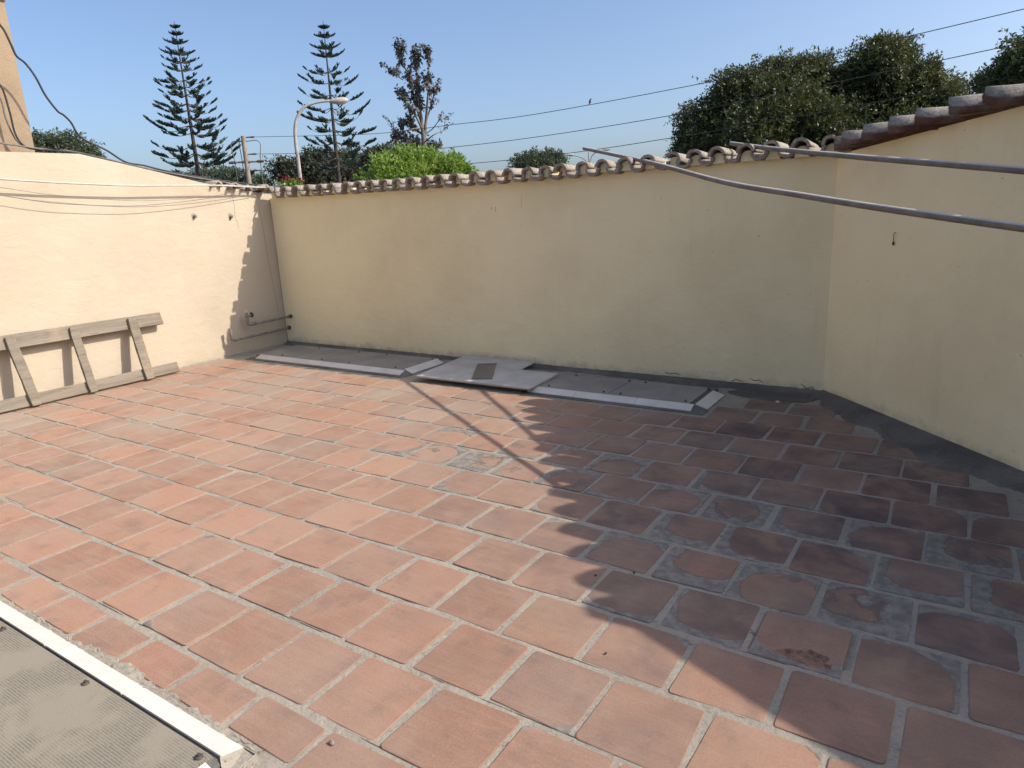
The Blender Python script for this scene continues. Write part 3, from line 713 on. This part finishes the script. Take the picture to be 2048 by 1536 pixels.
# two plugged pipe stubs in the left wall
for (px_, py_, lab) in ((388,432,'small plugged pipe stub in sunlit wall, the one farther from corner'), (461,433,'small plugged pipe stub in sunlit wall, the one nearer the corner')):
    q = on_plane(px_, py_, (1,0,0), -6.7); S = thing('pipe_stub', lab, 'pipe stub', tuple(q), 'plugged stubs in the left wall')
    m = MB(); n = 14; rr = [.036*random.uniform(.75,1.15) for _ in range(n)]
    v = [(.004,0,0)]+[(.0015, rr[k]*math.cos(2*math.pi*k/n), rr[k]*math.sin(2*math.pi*k/n)) for k in range(n)]
    m.add(v, [(0,1+k,1+(k+1)%n) for k in range(n)], True); m.build('mortar_ring', M_MORTAR, S)
    m = MB(); m.tube([(0,0,0),(.028,0,-.003)], .015, 8); m.tube([(.028,0,-.003),(.04,0,-.004)], [.011,.009], 6); m.build('plug', M_PIPE, S)

# ------------------------------------------------------------------ two long poles resting on the back wall
def pole(pts, r0, r1, lab):
    pp = smooth_path(pts, 5); m = MB(); k = len(pp)
    m.tube(pp, [r0+(r1-r0)*i/(k-1) for i in range(k)], 12)
    return tag(m.build('metal_pole', M_STEEL), lab, 'pole', 'long poles across the terrace')
pole([(-3.072,5.977,1.925),(-2.475,5.453,1.794),(-1.952,4.991,1.675),(-1.303,4.401,1.511),(-.78,3.967,1.414),(-.378,3.635,1.342),(.154,3.208,1.257),(.75,2.73,1.17),(1.5,2.12,1.08),(2.72,1.13,.97)], .0155, .0165, 'lower sagging grey pole reaching from the right onto the back wall')
pole([(-1.60,5.53,1.818),(-1.31,5.20,1.752),(-.96,4.815,1.679),(-.504,4.316,1.589),(.148,3.612,1.467),(.8,2.95,1.34),(1.6,2.18,1.20),(2.72,1.14,1.03)], .0150, .0165, 'upper straight grey pole reaching from the right onto the back wall')

# ------------------------------------------------------------------ cables on the left
def cable(name, pts, r, mat, lab, cat='cable', n=6, k=6):
    m = MB(); m.tube(smooth_path(pts, k), r, n); return tag(m.build(name, mat), lab, cat)
XW = -6.58
wc = [tuple(on_plane(x,y,(1,0,0),XW)) for x,y in ((-500,325),(-200,345),(0,358),(130,366),(260,371),(350,371),(440,371),(535,375))]+[(-6.30,5.19,1.80)]
cable('white_cable', wc, .0090, M_PVC, 'thick white cable strung along the left wall to the tiled corner')
cable('thin_wire', [tuple(on_plane(x,y,(1,0,0),-6.62)) for x,y in ((-400,330),(-150,368),(0,390),(60,400),(130,408),(250,412),(320,408),(400,399),(490,385))]+[(-6.6,5.05,1.76)], .0028, M_GREYCABLE, 'lowest thin sagging wire in front of the left wall', 'wire')
cable('thin_wire', [tuple(on_plane(x,y,(1,0,0),-6.64)) for x,y in ((-400,330),(-150,357),(0,375),(60,384),(110,390),(250,401),(350,399),(440,390))]+[(-6.62,5.0,1.77)], .0022, M_GREYCABLE, 'upper thin sagging wire just under the white cable', 'wire')
PX = lambda lst, X: [tuple(on_plane(x, y, (1,0,0), X)) for x, y in lst]
cable('black_cable', PX(((-60,-30),(-20,25),(0,50),(9,62),(23,91),(33,112),(51,127),(71,154),(91,191),(115,222),(127,230),(142,245),(154,266),(170,280),(212,300),(251,324),(288,331),(333,342),(424,358)), -6.80)+[(-6.72,5.25,1.80)], .0085, M_BLACK, 'wavy black cable hanging from the tan building down to the tiled corner')
cable('black_cable', PX(((-40,110),(0,170),(9,188),(21,230),(30,266),(45,289),(70,298)), -6.90)+[(-6.80,3.35,2.09),(-6.78,3.75,2.0),(-6.78,4.4,1.86),(-6.75,5.2,1.765)], .0085, M_BLACK, 'black cable curving down the tan building onto the wall top')
cable('grey_cable', PX([(-40,130)], -6.93)+[tuple(on_plane(x,y,(1,0,0),-6.93)) for x,y in ((0,196),(10,232),(22,262),(36,284),(56,296),(90,300))]+[(-6.82,3.4,2.085),(-6.80,3.9,1.985),(-6.80,4.5,1.86),(-6.77,5.2,1.77)], .007, M_GREYCABLE, 'grey cable beside the black one curving onto the wall top')
cable('grey_cable', [(-6.88,1.9,2.25)]+[tuple(on_plane(x,y,(1,0,0),-6.88)) for x,y in ((0,286),(30,290),(60,295),(110,301))]+[(-6.81,3.36,2.095),(-6.79,4.1,1.945),(-6.76,5.15,1.79)], .008, M_GREYCABLE, 'nearly level grey cable lying along the left wall top')

# ------------------------------------------------------------------ tan neighbour
TB = thing('neighbour_building', 'tan rendered house rising behind the left wall at picture edge', 'building', (-9,0,Z_ST))
m = MB(); m.box((-11,-4,Z_ST), (-7.02,3.10,3.32)); keep(m.build('wall', M_TAN, TB, (0,0,0)), TB)
m = MB(); m.box((-11.02,-4.02,3.321), (-7.0,3.115,3.95)); keep(m.build('parapet', M_TANPALE, TB, (0,0,0)), TB)

# ------------------------------------------------------------------ street furniture behind the wall
def vert(p, z): return np.array([p[0], p[1], z])
D_UP = 22.0; up_top = at(486, 272, D_UP)
UP = thing('utility_pole', 'brown utility pole with crossarm rising behind the left end of back wall', 'utility pole', (up_top[0], up_top[1], Z_ST))
right = np.array([RM[0,0], RM[1,0], 0]); right /= np.linalg.norm(right)
m = MB(); m.tube([vert(up_top,Z_ST), vert(up_top,1.5), up_top], [.105,.075,.062], 12); keep(m.build('shaft', M_CONC, UP, (0,0,0)), UP)
za = at(492, 324, D_UP)[2]; cpt = vert(up_top, za)
m = MB(); m.tube([cpt-right*.10, cpt+right*.10], .04, 8); m.tube([cpt-right*.30, cpt+right*.33], .026, 8); XA = keep(m.build('crossarm', M_CONC, UP, (0,0,0)), UP)
for sgn in (-1, 1):
    m = MB(); q = [cpt+right*sgn*t for t in (.30,.34,.38,.42,.46,.50)]; m.tube(q, [.03,.045,.032,.045,.032,.04], 8); m.build('insulator', M_CERAM, XA)
wire_z = []
for py_ in (275, 309, 342):
    q = vert(up_top, at(490, py_, D_UP)[2]); wire_z.append(q)
    m = MB(); m.tube([q+right*.08, q+right*.20, q+right*.26, q+right*.32], [.018,.022,.030,.018], 6); keep(m.build('insulator', M_CERAM, UP, (0,0,0)), UP)
for sx, dz in ((-.33,-.9),(-.12,-.4),(.40,-.6)):
    m = MB(); q = vert(up_top, up_top[2]-.15); e = cpt+right*sx
    m.tube(smooth_path([q, (q+e)/2+right*sx*.6+(0,0,.25), e, e+(0,0,-.9), e+right*.03+(0,0,-1.6)], 5), .012, 5); keep(m.build('drop_wire', M_GREYCABLE, UP, (0,0,0)), UP)
# power lines
d = ray(2048, 18); tt = (wire_z[0][2]-H_CAM)/d[2]; pe = CAM+d*tt
dirp = np.array([pe[0]-up_top[0], pe[1]-up_top[1]]); dirp /= np.linalg.norm(dirp); nrm = np.array([-dirp[1], dirp[0], 0]); cc = nrm@up_top
wires = [(wire_z[0], [(740,268),(900,250),(1080,227),(1458,156),(1803,76),(2048,18)]),
         (wire_z[1], [(760,305),(880,297),(1080,273),(1364,227),(1737,151),(2048,85)]),
         (wire_z[2], [(700,342),(930,328),(1141,306),(1354,274),(1553,241),(1973,163),(2048,147)])]
for i, (q0, pts) in enumerate(wires):
    P = [q0+right*.3]+[on_plane(x, y, nrm, cc) for x, y in pts]
    P.append(P[-1]+(P[-1]-P[-2])*.9)
    cable('power_line', P, .0065, M_BLACK, ('highest','middle','lowest')[i]+' power line running from the utility pole past the big tree', 'power line', 5, 5)
    if i == 0:
        bpos = on_plane(1180, 207, nrm, cc); wire0 = P
BIRD = MB()
def ell(m, c, r, n=8, k=6):
    vs = []; fs = []
    for j in range(k+1):
        th = math.pi*j/k
        for i in range(n): a = 2*math.pi*i/n; vs.append((c[0]+r[0]*math.sin(th)*math.cos(a), c[1]+r[1]*math.sin(th)*math.sin(a), c[2]+r[2]*math.cos(th)))
    for j in range(k):
        for i in range(n): fs.append((j*n+i, (j+1)*n+i, (j+1)*n+(i+1)%n, j*n+(i+1)%n))
    m.add(vs, fs, True)
ell(BIRD, (0,0,.07), (.045,.045,.07)); ell(BIRD, (.03,0,.15), (.03,.03,.03)); BIRD.tube([(-.02,0,.03),(-.06,0,-.06)], [.02,.012], 5); BIRD.tube([(.055,0,.15),(.08,0,.145)], [.01,.002], 4); BIRD.tube([(0,0,.02),(0,0,-.005)], .006, 4)
BIRD.v = [(a*.5,b*.5,c*.5) for a,b,c in BIRD.v]
tag(BIRD.build('bird', M_BLACK, None, tuple(bpos)), 'small dark bird perched on the highest power line', 'bird')
# street lamp
D_L = 20.0
LP = thing('street_lamp', 'tall curved street lamp in front of the right-hand conifer', 'street lamp', tuple(vert(at(600,355,D_L), Z_ST)))
def lp(x, y):
    c = at(600, 355, D_L); n = np.array([c[0], c[1], 0]); n /= np.linalg.norm(n); return on_plane(x, y, n, n@c)
pts = [lp(x, y) for x, y in ((601,362),(596,318),(592,290),(590,262),(592,243),(599,226),(611,213),(628,206),(645,203),(660,202))]
m = MB(); m.tube([vert(pts[0],Z_ST)]+smooth_path(pts, 4), [.060]+[.050-.020*i/36 for i in range(37)], 10); keep(m.build('mast', M_LAMP, LP, (0,0,0)), LP)
h0, h1 = lp(658,203), lp(696,200); ax_ = h1-h0
m = MB(); q = [h0+ax_*t for t in (0,.12,.4,.75,.95,1)]; m.tube(q, [.03,.055,.085,.085,.055,.02], 10); LH = keep(m.build('lamp_head', M_LAMP, LP, (0,0,0)), LP)
m = MB(); q = [h0+ax_*t-(0,0,.035) for t in (.3,.4,.75,.9)]; m.tube(q, [.03,.065,.065,.03], 10); m.build('lens', M_LENS, LH)
# far twin-arm lamp
D_T = 60.0; base = at(1178, 335, D_T)
TL = thing('street_lamp', 'distant thin twin-armed street lamp above the tiled wall', 'street lamp', tuple(vert(base, Z_ST)))
m = MB(); top = at(1178, 302, D_T); m.tube([vert(base,Z_ST), vert(base, top[2])], [.10,.05], 6); keep(m.build('mast', M_LAMP, TL, (0,0,0)), TL)
for pl_ in (((1179,328),(1184,312),(1192,305),(1202,302)), ((1178,330),(1170,320),(1160,314),(1148,311))):
    m = MB(); m.tube(smooth_path([at(x,y,D_T) for x,y in pl_], 4), .045, 5); keep(m.build('arm', M_LAMP, TL, (0,0,0)), TL)
    e = at(*pl_[-1], D_T); m = MB(); sg = 1 if pl_[-1][0] > 1178 else -1; m.tube([e, e+right*sg*.25+(0,0,.06), e+right*sg*.75+(0,0,.10)], [.05,.14,.05], 6); keep(m.build('lamp_head', M_LAMP, TL, (0,0,0)), TL)

# ------------------------------------------------------------------ trees
def leaf_mesh(name, pos, direc, length, width, mat, parent):
    """one diamond leaf per position"""
    n = len(pos); direc = direc/np.linalg.norm(direc, axis=1, keepdims=True)
    rv = rng.normal(size=(n,3)); side = np.cross(direc, rv); side /= np.linalg.norm(side, axis=1, keepdims=True)+1e-9
    L = np.asarray(length).reshape(-1,1); Wd = np.asarray(width).reshape(-1,1)
    up_ = np.cross(side, direc)
    v = np.empty((n,4,3)); v[:,0] = pos; v[:,1] = pos+direc*L*.5+side*Wd*.5+up_*L*.06; v[:,2] = pos+direc*L; v[:,3] = pos+direc*L*.5-side*Wd*.5+up_*L*.06
    me = bpy.data.meshes.new(name); me.vertices.add(4*n); me.vertices.foreach_set('co', v.reshape(-1).astype(np.float32))
    me.loops.add(4*n); me.loops.foreach_set('vertex_index', np.arange(4*n, dtype=np.int32))
    me.polygons.add(n); me.polygons.foreach_set('loop_start', np.arange(0,4*n,4,dtype=np.int32)); me.polygons.foreach_set('loop_total', np.full(n,4,dtype=np.int32))
    me.update(); me.validate(); me.materials.append(mat)
    o = bpy.data.objects.new(name, me); COL.objects.link(o); o.parent = parent; return o
def unit(n):
    v = rng.normal(size=(n,3)); return v/np.linalg.norm(v, axis=1, keepdims=True)
def broad_tree(name, lab, base, blobs, mat, twigs, leaf, per=9, droop=.5, clumps=40, cl_r=.28, bark=None, cat='tree', group=None):
    """blobs: (centre, radii) in world; leaves sit on twigs gathered in clumps on the blobs' shells"""
    R = thing(name, lab, cat, tuple(base), group)
    vol = np.array([b[1][0]*b[1][1]*b[1][2] for b in blobs])**(2/3); share = vol/vol.sum()
    P_, D_ = [], []
    for (c, r), s in zip(blobs, share):
        k = max(6, int(clumps*s)); u = unit(k); u[:,2] = np.where(u[:,2] < -.5, -u[:,2], u[:,2])
        cc_ = np.array(c)+u*np.array(r)*rng.uniform(.55,1.0,(k,1)); cs = np.mean(r)*cl_r*rng.uniform(.6,1.5,k)
        nt_ = int(twigs*s); idx = rng.integers(0, k, nt_)
        off_ = np.clip(rng.normal(size=(nt_,3)),-1.7,1.7)*cs[idx][:,None]*.75
        st = cc_[idx]+off_
        out_ = u[idx]*.9+off_/(cs[idx][:,None]+1e-6)*.5+unit(nt_)*.6; out_[:,2] -= droop*rng.uniform(.2,1.4,nt_)
        out_ /= np.linalg.norm(out_, axis=1, keepdims=True)
        for q in range(per):
            t = (q+.5)/per; p = st+out_*(leaf*per*.30*t)
            p[:,2] -= droop*leaf*per*.18*t*t
            d_ = out_*.7+unit(nt_)*.9; d_[:,2] -= droop*.3
            P_.append(p); D_.append(d_)
    P_ = np.concatenate(P_); D_ = np.concatenate(D_); n = len(P_)
    L_ = leaf*rng.uniform(.6,1.3,n)
    o = leaf_mesh('crown', P_-np.array(base), D_, L_, L_*.42, mat, R)
    m = MB(); b0 = np.array(base); cen = np.mean([b[0] for b in blobs], axis=0)
    fork = b0*.35+np.array([cen[0],cen[1],cen[2]])*.65; fork[:2] = b0[:2]*.6+cen[:2]*.4
    h = max(.5, fork[2]-b0[2]); tr = .035*h+.05
    m.tube(smooth_path([b0-b0, (fork-b0)*.5+np.array([.06*h*random.uniform(-1,1),.06*h*random.uniform(-1,1),0]), fork-b0], 5), [tr*(1.15-.5*i/10) for i in range(11)], 9)
    for (c, r) in blobs:
        for _ in range(3):
            e = np.array(c)+unit(1)[0]*np.array(r)*.7; mid = (fork+e)/2+unit(1)[0]*.12*np.linalg.norm(e-fork)
            m.tube(smooth_path([fork-b0, mid-b0, e-b0], 4), [tr*.5*(1-.85*i/8) for i in range(9)], 6)
    m.build('trunk', bark or M_BARK, R); return R
def px_blob(x, y, D, wpx, hpx, depth=None):
    """blob centred on a pixel at distance D with half sizes in pixels"""
    c = at(x, y, D); k = D/F_PX*.80; rx_, rz_ = wpx*k, hpx*k
    return (c, (rx_*1.0, (depth or rx_)*1.0, rz_))

def norfolk(lab, D, top, bottom, whorls, seed):
    """conifer with tiered, upswept branches; whorls: (y, left, right) pixels"""
    rs = np.random.default_rng(seed)
    t0, b0 = at(*top, D), at(*bottom, D); k = D/F_PX
    foot = np.array([b0[0], b0[1], Z_ST])
    n = np.array([b0[0], b0[1], 0]); n /= np.linalg.norm(n); c = n@b0
    R = thing('norfolk_pine', lab, 'tree', tuple(foot), 'tall conifers beyond the wall')
    tp = lambda x, y: on_plane(x, y, n, c)
    topw, botw = tp(*top), tp(*bottom)
    m = MB(); axis = topw-botw
    m.tube([np.zeros(3), botw-foot, botw+axis*.5-foot, topw-foot], [.20,.11,.06,.010], 8); m.build('trunk', M_PINEBARK, R)
    latv = np.array([n[1], -n[0], 0]); lat = latv if latv@right > 0 else -latv
    for wi, (wy, xl, xr) in enumerate(whorls):
        tz = (wy-top[1])/(bottom[1]-top[1]); ctr = topw-axis*tz; tx = top[0]+(bottom[0]-top[0])*tz
        full_l, full_r = abs(tx-xl)*k, abs(xr-tx)*k
        nb = 6; a0 = rs.normal()*.12; old = min(1, tz*1.15)
        for bi in range(nb):
            a = a0+2*math.pi*bi/nb+rs.normal()*.10; ca, sa = math.cos(a), math.sin(a)
            Lb = (full_r if ca > 0 else full_l)*(.80+.22*rs.random())
            if bi in (0, 3): Lb = full_r if bi == 0 else full_l; ca = math.copysign(max(abs(ca), .985), ca); sa *= .15
            elif tz > .3 and rs.random() < .08: continue
            dirh = lat*ca+n*sa
            droop = -.13-.10*old+.06*rs.normal(); upt = .16-.10*old+.06*rs.normal()
            if tz < .3: droop *= .3; upt = .22+.08*rs.random()
            pts = [ctr+dirh*Lb*t+np.array([0,0,1])*Lb*(droop*math.sin(math.pi*min(1,t*.95))*.7+upt*t**2.2) for t in np.linspace(0,1,8)]
            bm_ = MB(); bm_.tube([p-foot for p in pts], [.026*(1-.75*i/7)*(.4+.6*old) for i in range(8)], 4)
            br = bm_.build('branch', M_BARK, R)
            start = .05 if tz < .25 else .12+.18*rs.random()
            if tz > .3 and rs.random() < .18: start = .55
            P_, D_, Ls = [], [], []
            nbr = max(12, int(Lb*26)); ph = rs.random()*6; fq = 8+5*rs.random()
            for q in range(nbr):
                t = start+(1-start)*(q/nbr)**.85; i0 = min(6, int(t*7)); fr_ = t*7-i0
                p = pts[i0]*(1-fr_)+pts[i0+1]*fr_; tan = pts[i0+1]-pts[i0]; tan /= np.linalg.norm(tan)
                if math.sin(t*fq+ph) < -.35 and t < .86 and tz > .22: continue
                side = np.cross(tan, [0,0,1]); side /= np.linalg.norm(side)
                bl = (.16+.19*old+.07*Lb)*(1.15-.60*t)*rs.uniform(.7,1.2); bl = min(bl, .42)
                for s_ in (-1, 1):
                    dd = tan*.85+side*s_*.50+np.array([0,0,1])*(.50-.10*old+.25*rs.random()); dd /= np.linalg.norm(dd)
                    for e in range(4):
                        P_.append(p+dd*bl*e/4*.8); D_.append(dd+rs.normal(size=3)*.20); Ls.append(bl*.46)
            if P_:
                P_ = np.array(P_); Ls = np.array(Ls); leaf_mesh('foliage', P_-foot, np.array(D_), Ls, Ls*.17+.034, L_PINE, br)
z1 = lambda lst: [(y/3.303, a/3.303, b/3.303) for y, a, b in lst]
norfolk('leftmost of the two tall tiered conifers, well left of the street lamp', 38, (348,42), (400,366),
    z1([(183,1137,1180),(228,1130,1200),(283,1105,1228),(352,1090,1268),(402,1100,1292),(455,1110,1307),(515,1065,1345),(562,1075,1358),(610,1092,1355),(668,1075,1388),(712,1070,1390),(765,1095,1420),(815,1032,1450),(865,1122,1445),(942,1070,1525),(1003,1075,1530),(1060,1125,1508),(1140,1030,1612),(1195,1180,1560)]), 3)
z2 = lambda lst: [(y/3.303, 500+a/3.303, 500+b/3.303) for y, a, b in lst]
norfolk('tall tiered conifer standing directly behind the curved street lamp', 36, (646,42), (678,362),
    z2([(187,457,518),(243,433,555),(314,412,585),(366,418,610),(460,377,637),(535,350,693),(612,353,718),(698,350,763),(770,350,722),(845,410,798),(925,395,800),(985,450,760),(1035,345,820),(1085,430,740)]), 5)

# sparse dry tree between the conifers and the big tree
D_S = 30.0
def sparse_tree():
    foot = vert(at(850, 300, D_S), Z_ST); c = at(848, 300, D_S); n = np.array([c[0],c[1],0]); n /= np.linalg.norm(n)
    R = thing('dry_tree', 'tall sparse half-dead tree with grey-brown leaves behind the bright shrub', 'tree', tuple(foot))
    q = lambda x, y, dp=0.0: on_plane(x, y, n, n@c)+n*dp
    m = MB(); P_, D_ = [], []
    def limb(pts, r0, r1, leafy=(.35,1.0), nl=14, leaf_n=16, wild=.5):
        pp = smooth_path(pts, 6); k = len(pp); m.tube([p-foot for p in pp], [r0+(r1-r0)*i/(k-1) for i in range(k)], 6)
        for _ in range(nl):
            t = random.uniform(*leafy); i = min(k-2, int(t*(k-1))); p = pp[i]; tan = pp[i+1]-pp[i]; tan = tan/np.linalg.norm(tan)
            d_ = tan*.7+unit(1)[0]*wild+np.array([0,0,.35]); d_ /= np.linalg.norm(d_); Lt = random.uniform(.35,1.0)*.55
            e = p+d_*Lt; m.tube([p-foot, (p+e)/2-foot+unit(1)[0]*.04, e-foot], [.014,.010,.005], 4)
            for _ in range(leaf_n):
                P_.append(p+d_*Lt*random.uniform(.45,1.05)+unit(1)[0]*random.uniform(.02,.15)); D_.append(unit(1)[0]+np.array([0,0,-.5]))
    limb([foot, q(849,330), q(848,290), q(846,262)], .13, .09, nl=0)
    limb([q(848,290), q(843,240), q(838,200), q(833,150,.3), q(831,100)], .08, .012, (.35,1), 26, 22)
    limb([q(848,280), q(852,240), q(856,190,-.3), q(858,140), q(855,100)], .07, .012, (.45,1), 20, 20)
    limb([q(845,250), q(832,210,.3), q(820,160), q(806,125,.2), q(800,100)], .06, .012, (.3,1), 26, 22)
    limb([q(846,262), q(830,232,-.4), q(812,208), q(803,190)], .05, .010, (.2,1), 20, 24)
    limb([q(846,270), q(830,255,.4), q(812,243), q(800,262,.3), q(797,285)], .05, .010, (.15,1), 24, 26)
    limb([q(846,262), q(858,222,.4), q(868,190), q(876,176)], .045, .010, (.4,1), 12, 12)
    limb([q(806,160), q(792,150), q(776,137)], .025, .008, (.2,1), 8, 16)
    limb([q(846,255), q(820,262,-.5), q(795,265), q(775,235)], .035, .006, (.5,1), 8, 3)
    limb([q(847,270), q(865,255,.5), q(880,240), q(896,238)], .03, .005, (.5,1), 10, 2)
    limb([q(848,285), q(868,272,-.5), q(885,262), q(895,252)], .03, .005, (.5,1), 8, 1)
    limb([q(848,292), q(825,285,.4), q(805,290), q(780,250)], .03, .005, (.3,1), 8, 5)
    limb([q(846,300), q(835,285,.4), q(822,295), q(815,280)], .03, .006, (.1,1), 16, 26)
    limb([q(848,300), q(856,290,.4), q(866,300), q(872,290)], .03, .006, (.1,1), 10, 18)
    P2_, D2_ = np.array(P_), np.array(D_); L_ = rng.uniform(.10,.20,len(P2_))
    leaf_mesh('crown', P2_-foot, D2_, L_, L_*.55, L_DEAD, R); m.build('trunk', M_BARKPALE, R)
sparse_tree()

def tree_px(name, lab, D, foot_px, blobs_px, mat, twigs, leaf, **k):
    base = vert(at(foot_px, 360, D), Z_ST)
    return broad_tree(name, lab, base, [px_blob(x, y, D+dz, a, b, (dep*D/F_PX if dep else None)) for x, y, a, b, dz, dep in blobs_px], mat, twigs, leaf, **k)
# big dark trees at right
tree_px('leafy_tree', 'wide dark broad-leaved tree behind the back wall right end', 16, 1530,
    [(1425,275,60,55,0,80),(1490,205,60,48,.3,90),(1565,185,62,46,.2,100),(1540,275,95,75,-.5,110),(1630,195,55,55,.6,90),(1650,290,80,65,-.3,100),(1405,320,45,50,.2,70),(1530,160,30,22,.3,40),(1610,155,28,24,.1,40),(1455,235,34,30,.5,50)], L_DARK, 18000, .066, per=10, clumps=210, cl_r=.30, group='dark trees at right')
tree_px('leafy_tree', 'taller dark tree right of the wide one, its peak above the power lines', 16.6, 1790,
    [(1765,145,48,48,0,70),(1738,215,60,62,.2,90),(1830,215,58,58,.3,90),(1885,235,38,52,.4,70),(1790,300,95,55,-.2,100),(1712,180,34,36,.1,60),(1895,305,48,55,.3,70),(1775,100,22,20,.1,30),(1842,160,30,26,.2,40)], L_DARK, 17000, .066, per=10, clumps=190, cl_r=.30, group='dark trees at right')
tree_px('leafy_tree', 'dark green tree cut off by the right picture edge', 13.5, 2090,
    [(2075,140,65,45,0,80),(2050,175,60,40,-.2,80),(2110,200,90,70,0,90),(1995,185,35,22,.1,50)], L_MID, 9000, .056, per=9, clumps=90, cl_r=.25)
tree_px('leafy_tree', 'small light tree in the gap left of the dark trees, above the tiles', 28, 1085,
    [(1058,328,28,13,0,40),(1100,324,34,14,.4,45),(1085,348,54,20,0,55),(1078,312,14,8,.2,20)], L_HAZY, 3200, .095, per=8, clumps=70, cl_r=.24)
tree_px('bright_shrub', 'bright yellow-green leafy shrub in front of the dry tree', 11, 830,
    [(790,344,36,18,0,40),(835,336,44,20,.2,50),(880,344,40,18,.1,45),(830,372,95,24,0,70),(932,352,8,14,.1,12),(740,366,18,8,0,25),(800,322,12,8,.2,15),(905,335,10,8,.1,15)], L_BRIGHT, 3600, .062, per=7, clumps=70, cl_r=.36, droop=.05, cat='shrub')
tree_px('flowering_shrub', 'red-flowered shrub at the foot of the curved street lamp', 9.5, 590,
    [(588,374,16,5,0,16),(576,378,14,5,0,16)], L_BRIGHT, 260, .035, per=6, clumps=24, droop=.1, cat='shrub')
flow = bpy.data.objects['flowering_shrub']
pp = np.concatenate([at(571,361,9.5)+rng.normal(size=(60,3))*np.array([.035,.035,.022]), at(598,362,9.5)+rng.normal(size=(40,3))*np.array([.03,.03,.016])])
leaf_mesh('flowers', pp-np.array(flow.location), unit(len(pp)), np.full(len(pp),.05), np.full(len(pp),.035), L_RED, flow)['kind'] = 'stuff'
tree_px('leafy_tree', 'low dark tree mass behind the base of the lamp and conifer', 45, 650,
    [(590,348,28,22,0,60),(640,340,50,24,.5,80),(700,342,50,24,0,80),(680,360,90,30,0,90)], L_OLIVE, 4200, .20, per=8, clumps=110, cl_r=.24, group='trees across the street')
tree_px('leafy_tree', 'dark rounded tree between the conifer and the bright shrub', 26, 775,
    [(772,322,30,24,0,50),(790,345,45,30,0,60)], L_OLIVE, 2200, .12, per=8, clumps=60, cl_r=.24, group='trees across the street')
tree_px('leafy_tree', 'grey-green tree peeping over the left wall beside the tan building', 32, 125,
    [(108,292,32,18,0,45),(142,300,28,16,.4,45),(84,300,22,18,0,40),(182,320,11,10,.2,20),(120,330,52,20,0,50)], L_HAZY, 3000, .10, per=8, clumps=80, cl_r=.24)
tree_px('leafy_tree', 'faint low treetops under the left conifer', 70, 440,
    [(405,358,26,9,0,50),(445,356,28,10,0,50),(490,362,24,8,0,50),(440,372,60,14,0,60)], L_HAZY, 1800, .26, per=8, clumps=60, cl_r=.25, group='trees across the street')

# ------------------------------------------------------------------ small marks on the walls
cR = float(N @ C0); n3d = (N[0], N[1], 0)
def rw(x, y, out=.0): return on_plane(x, y, n3d, cR)-np.array([N[0],N[1],0])*out
hk = thing('wall_hook', 'small dark bent wire hook on the slanted right wall', 'hook', tuple(rw(1790,470)))
hp = np.array(hk.location)
m = MB(); m.tube(smooth_path([rw(1792,466,-.004)-hp, rw(1792,466,.012)-hp, rw(1791,474,.012)-hp, rw(1790,483,.009)-hp], 4), .0022, 6); m.build('wire', M_IRON, hk)
m = MB(); e = rw(1789,487,.009)-hp; ell(m, e, (.007,.007,.012), 7, 5); m.build('plug', M_IRON, hk)
def slit(parent, pts3, w, mat, name='crack'):
    m = MB(); P = [np.array(p) for p in pts3]; k = len(P); a, b = [], []
    for i in range(k):
        t = P[min(i+1,k-1)]-P[max(i-1,0)]; t /= np.linalg.norm(t); side = np.cross(t, P[i]-CAM); side /= np.linalg.norm(side)
        ww = w*(.35+.65*math.sin(math.pi*(i+.6)/(k+.2))); a.append(P[i]-side*ww); b.append(P[i]+side*ww)
    m.add(a+b, [(i, k+i, k+i+1, i+1) for i in range(k-1)]); return keep(m.build(name, mat, parent, (0,0,0)), parent)
by = lambda l: [on_plane(x, y, (0,1,0), 5.2785) for x, y in l]
for l in ([(1601,767),(1607,772),(1612,777),(1618,776),(1624,774),(1629,780),(1634,786)], [(1500,756),(1508,761),(1519,760),(1527,765)], [(1462,762),(1473,759),(1486,763)], [(1330,744),(1338,748),(1350,746),(1362,750)]):
    slit(BACK, by(l), .0032, M_IRON)
for l in ([(1043,388),(1043,402),(1044,419)], [(983,413),(983,420)], [(991,414),(991,424)]):
    slit(BACK, by(l), .0016, M_TANPALE if l[0][0] > 1000 else M_GREYCABLE, 'drip_mark')
slit(RIGHT, [rw(1972,744,.0015), rw(1972,752,.0015), rw(1973,763,.0015)], .0022, M_WHITE, 'drip_mark')

# ------------------------------------------------------------------ litter on the floor
def crumb(px_, py_, r, mat, lab):
    p = on_floor(px_, py_); m = MB(); ell(m, (0,0,r*.5), (r, r*.8, r*.6), 6, 4)
    m.v = [(a+random.uniform(-.2,.2)*r, b+random.uniform(-.2,.2)*r, c+random.uniform(-.15,.15)*r) for a, b, c in m.v]
    tag(m.build('crumb', mat, None, (p[0], p[1], .001)), lab, 'debris', 'crumbs on the floor')
crumb(664, 1489, .010, M_ROOF, 'small brick crumb on the near paving beside the front skylight')
crumb(1191, 1152, .006, M_IRON, 'tiny dark crumb at the edge of the scalloped shadow')
crumb(1268, 1147, .006, M_IRON, 'tiny dark crumb in a paving joint inside the shadow')
crumb(1212, 1308, .005, M_IRON, 'tiny dark crumb on sunlit paving left of straight shadow edge')
crumb(1555, 806, .014, M_WHITE, 'small white chip on dark paving near the back right corner')
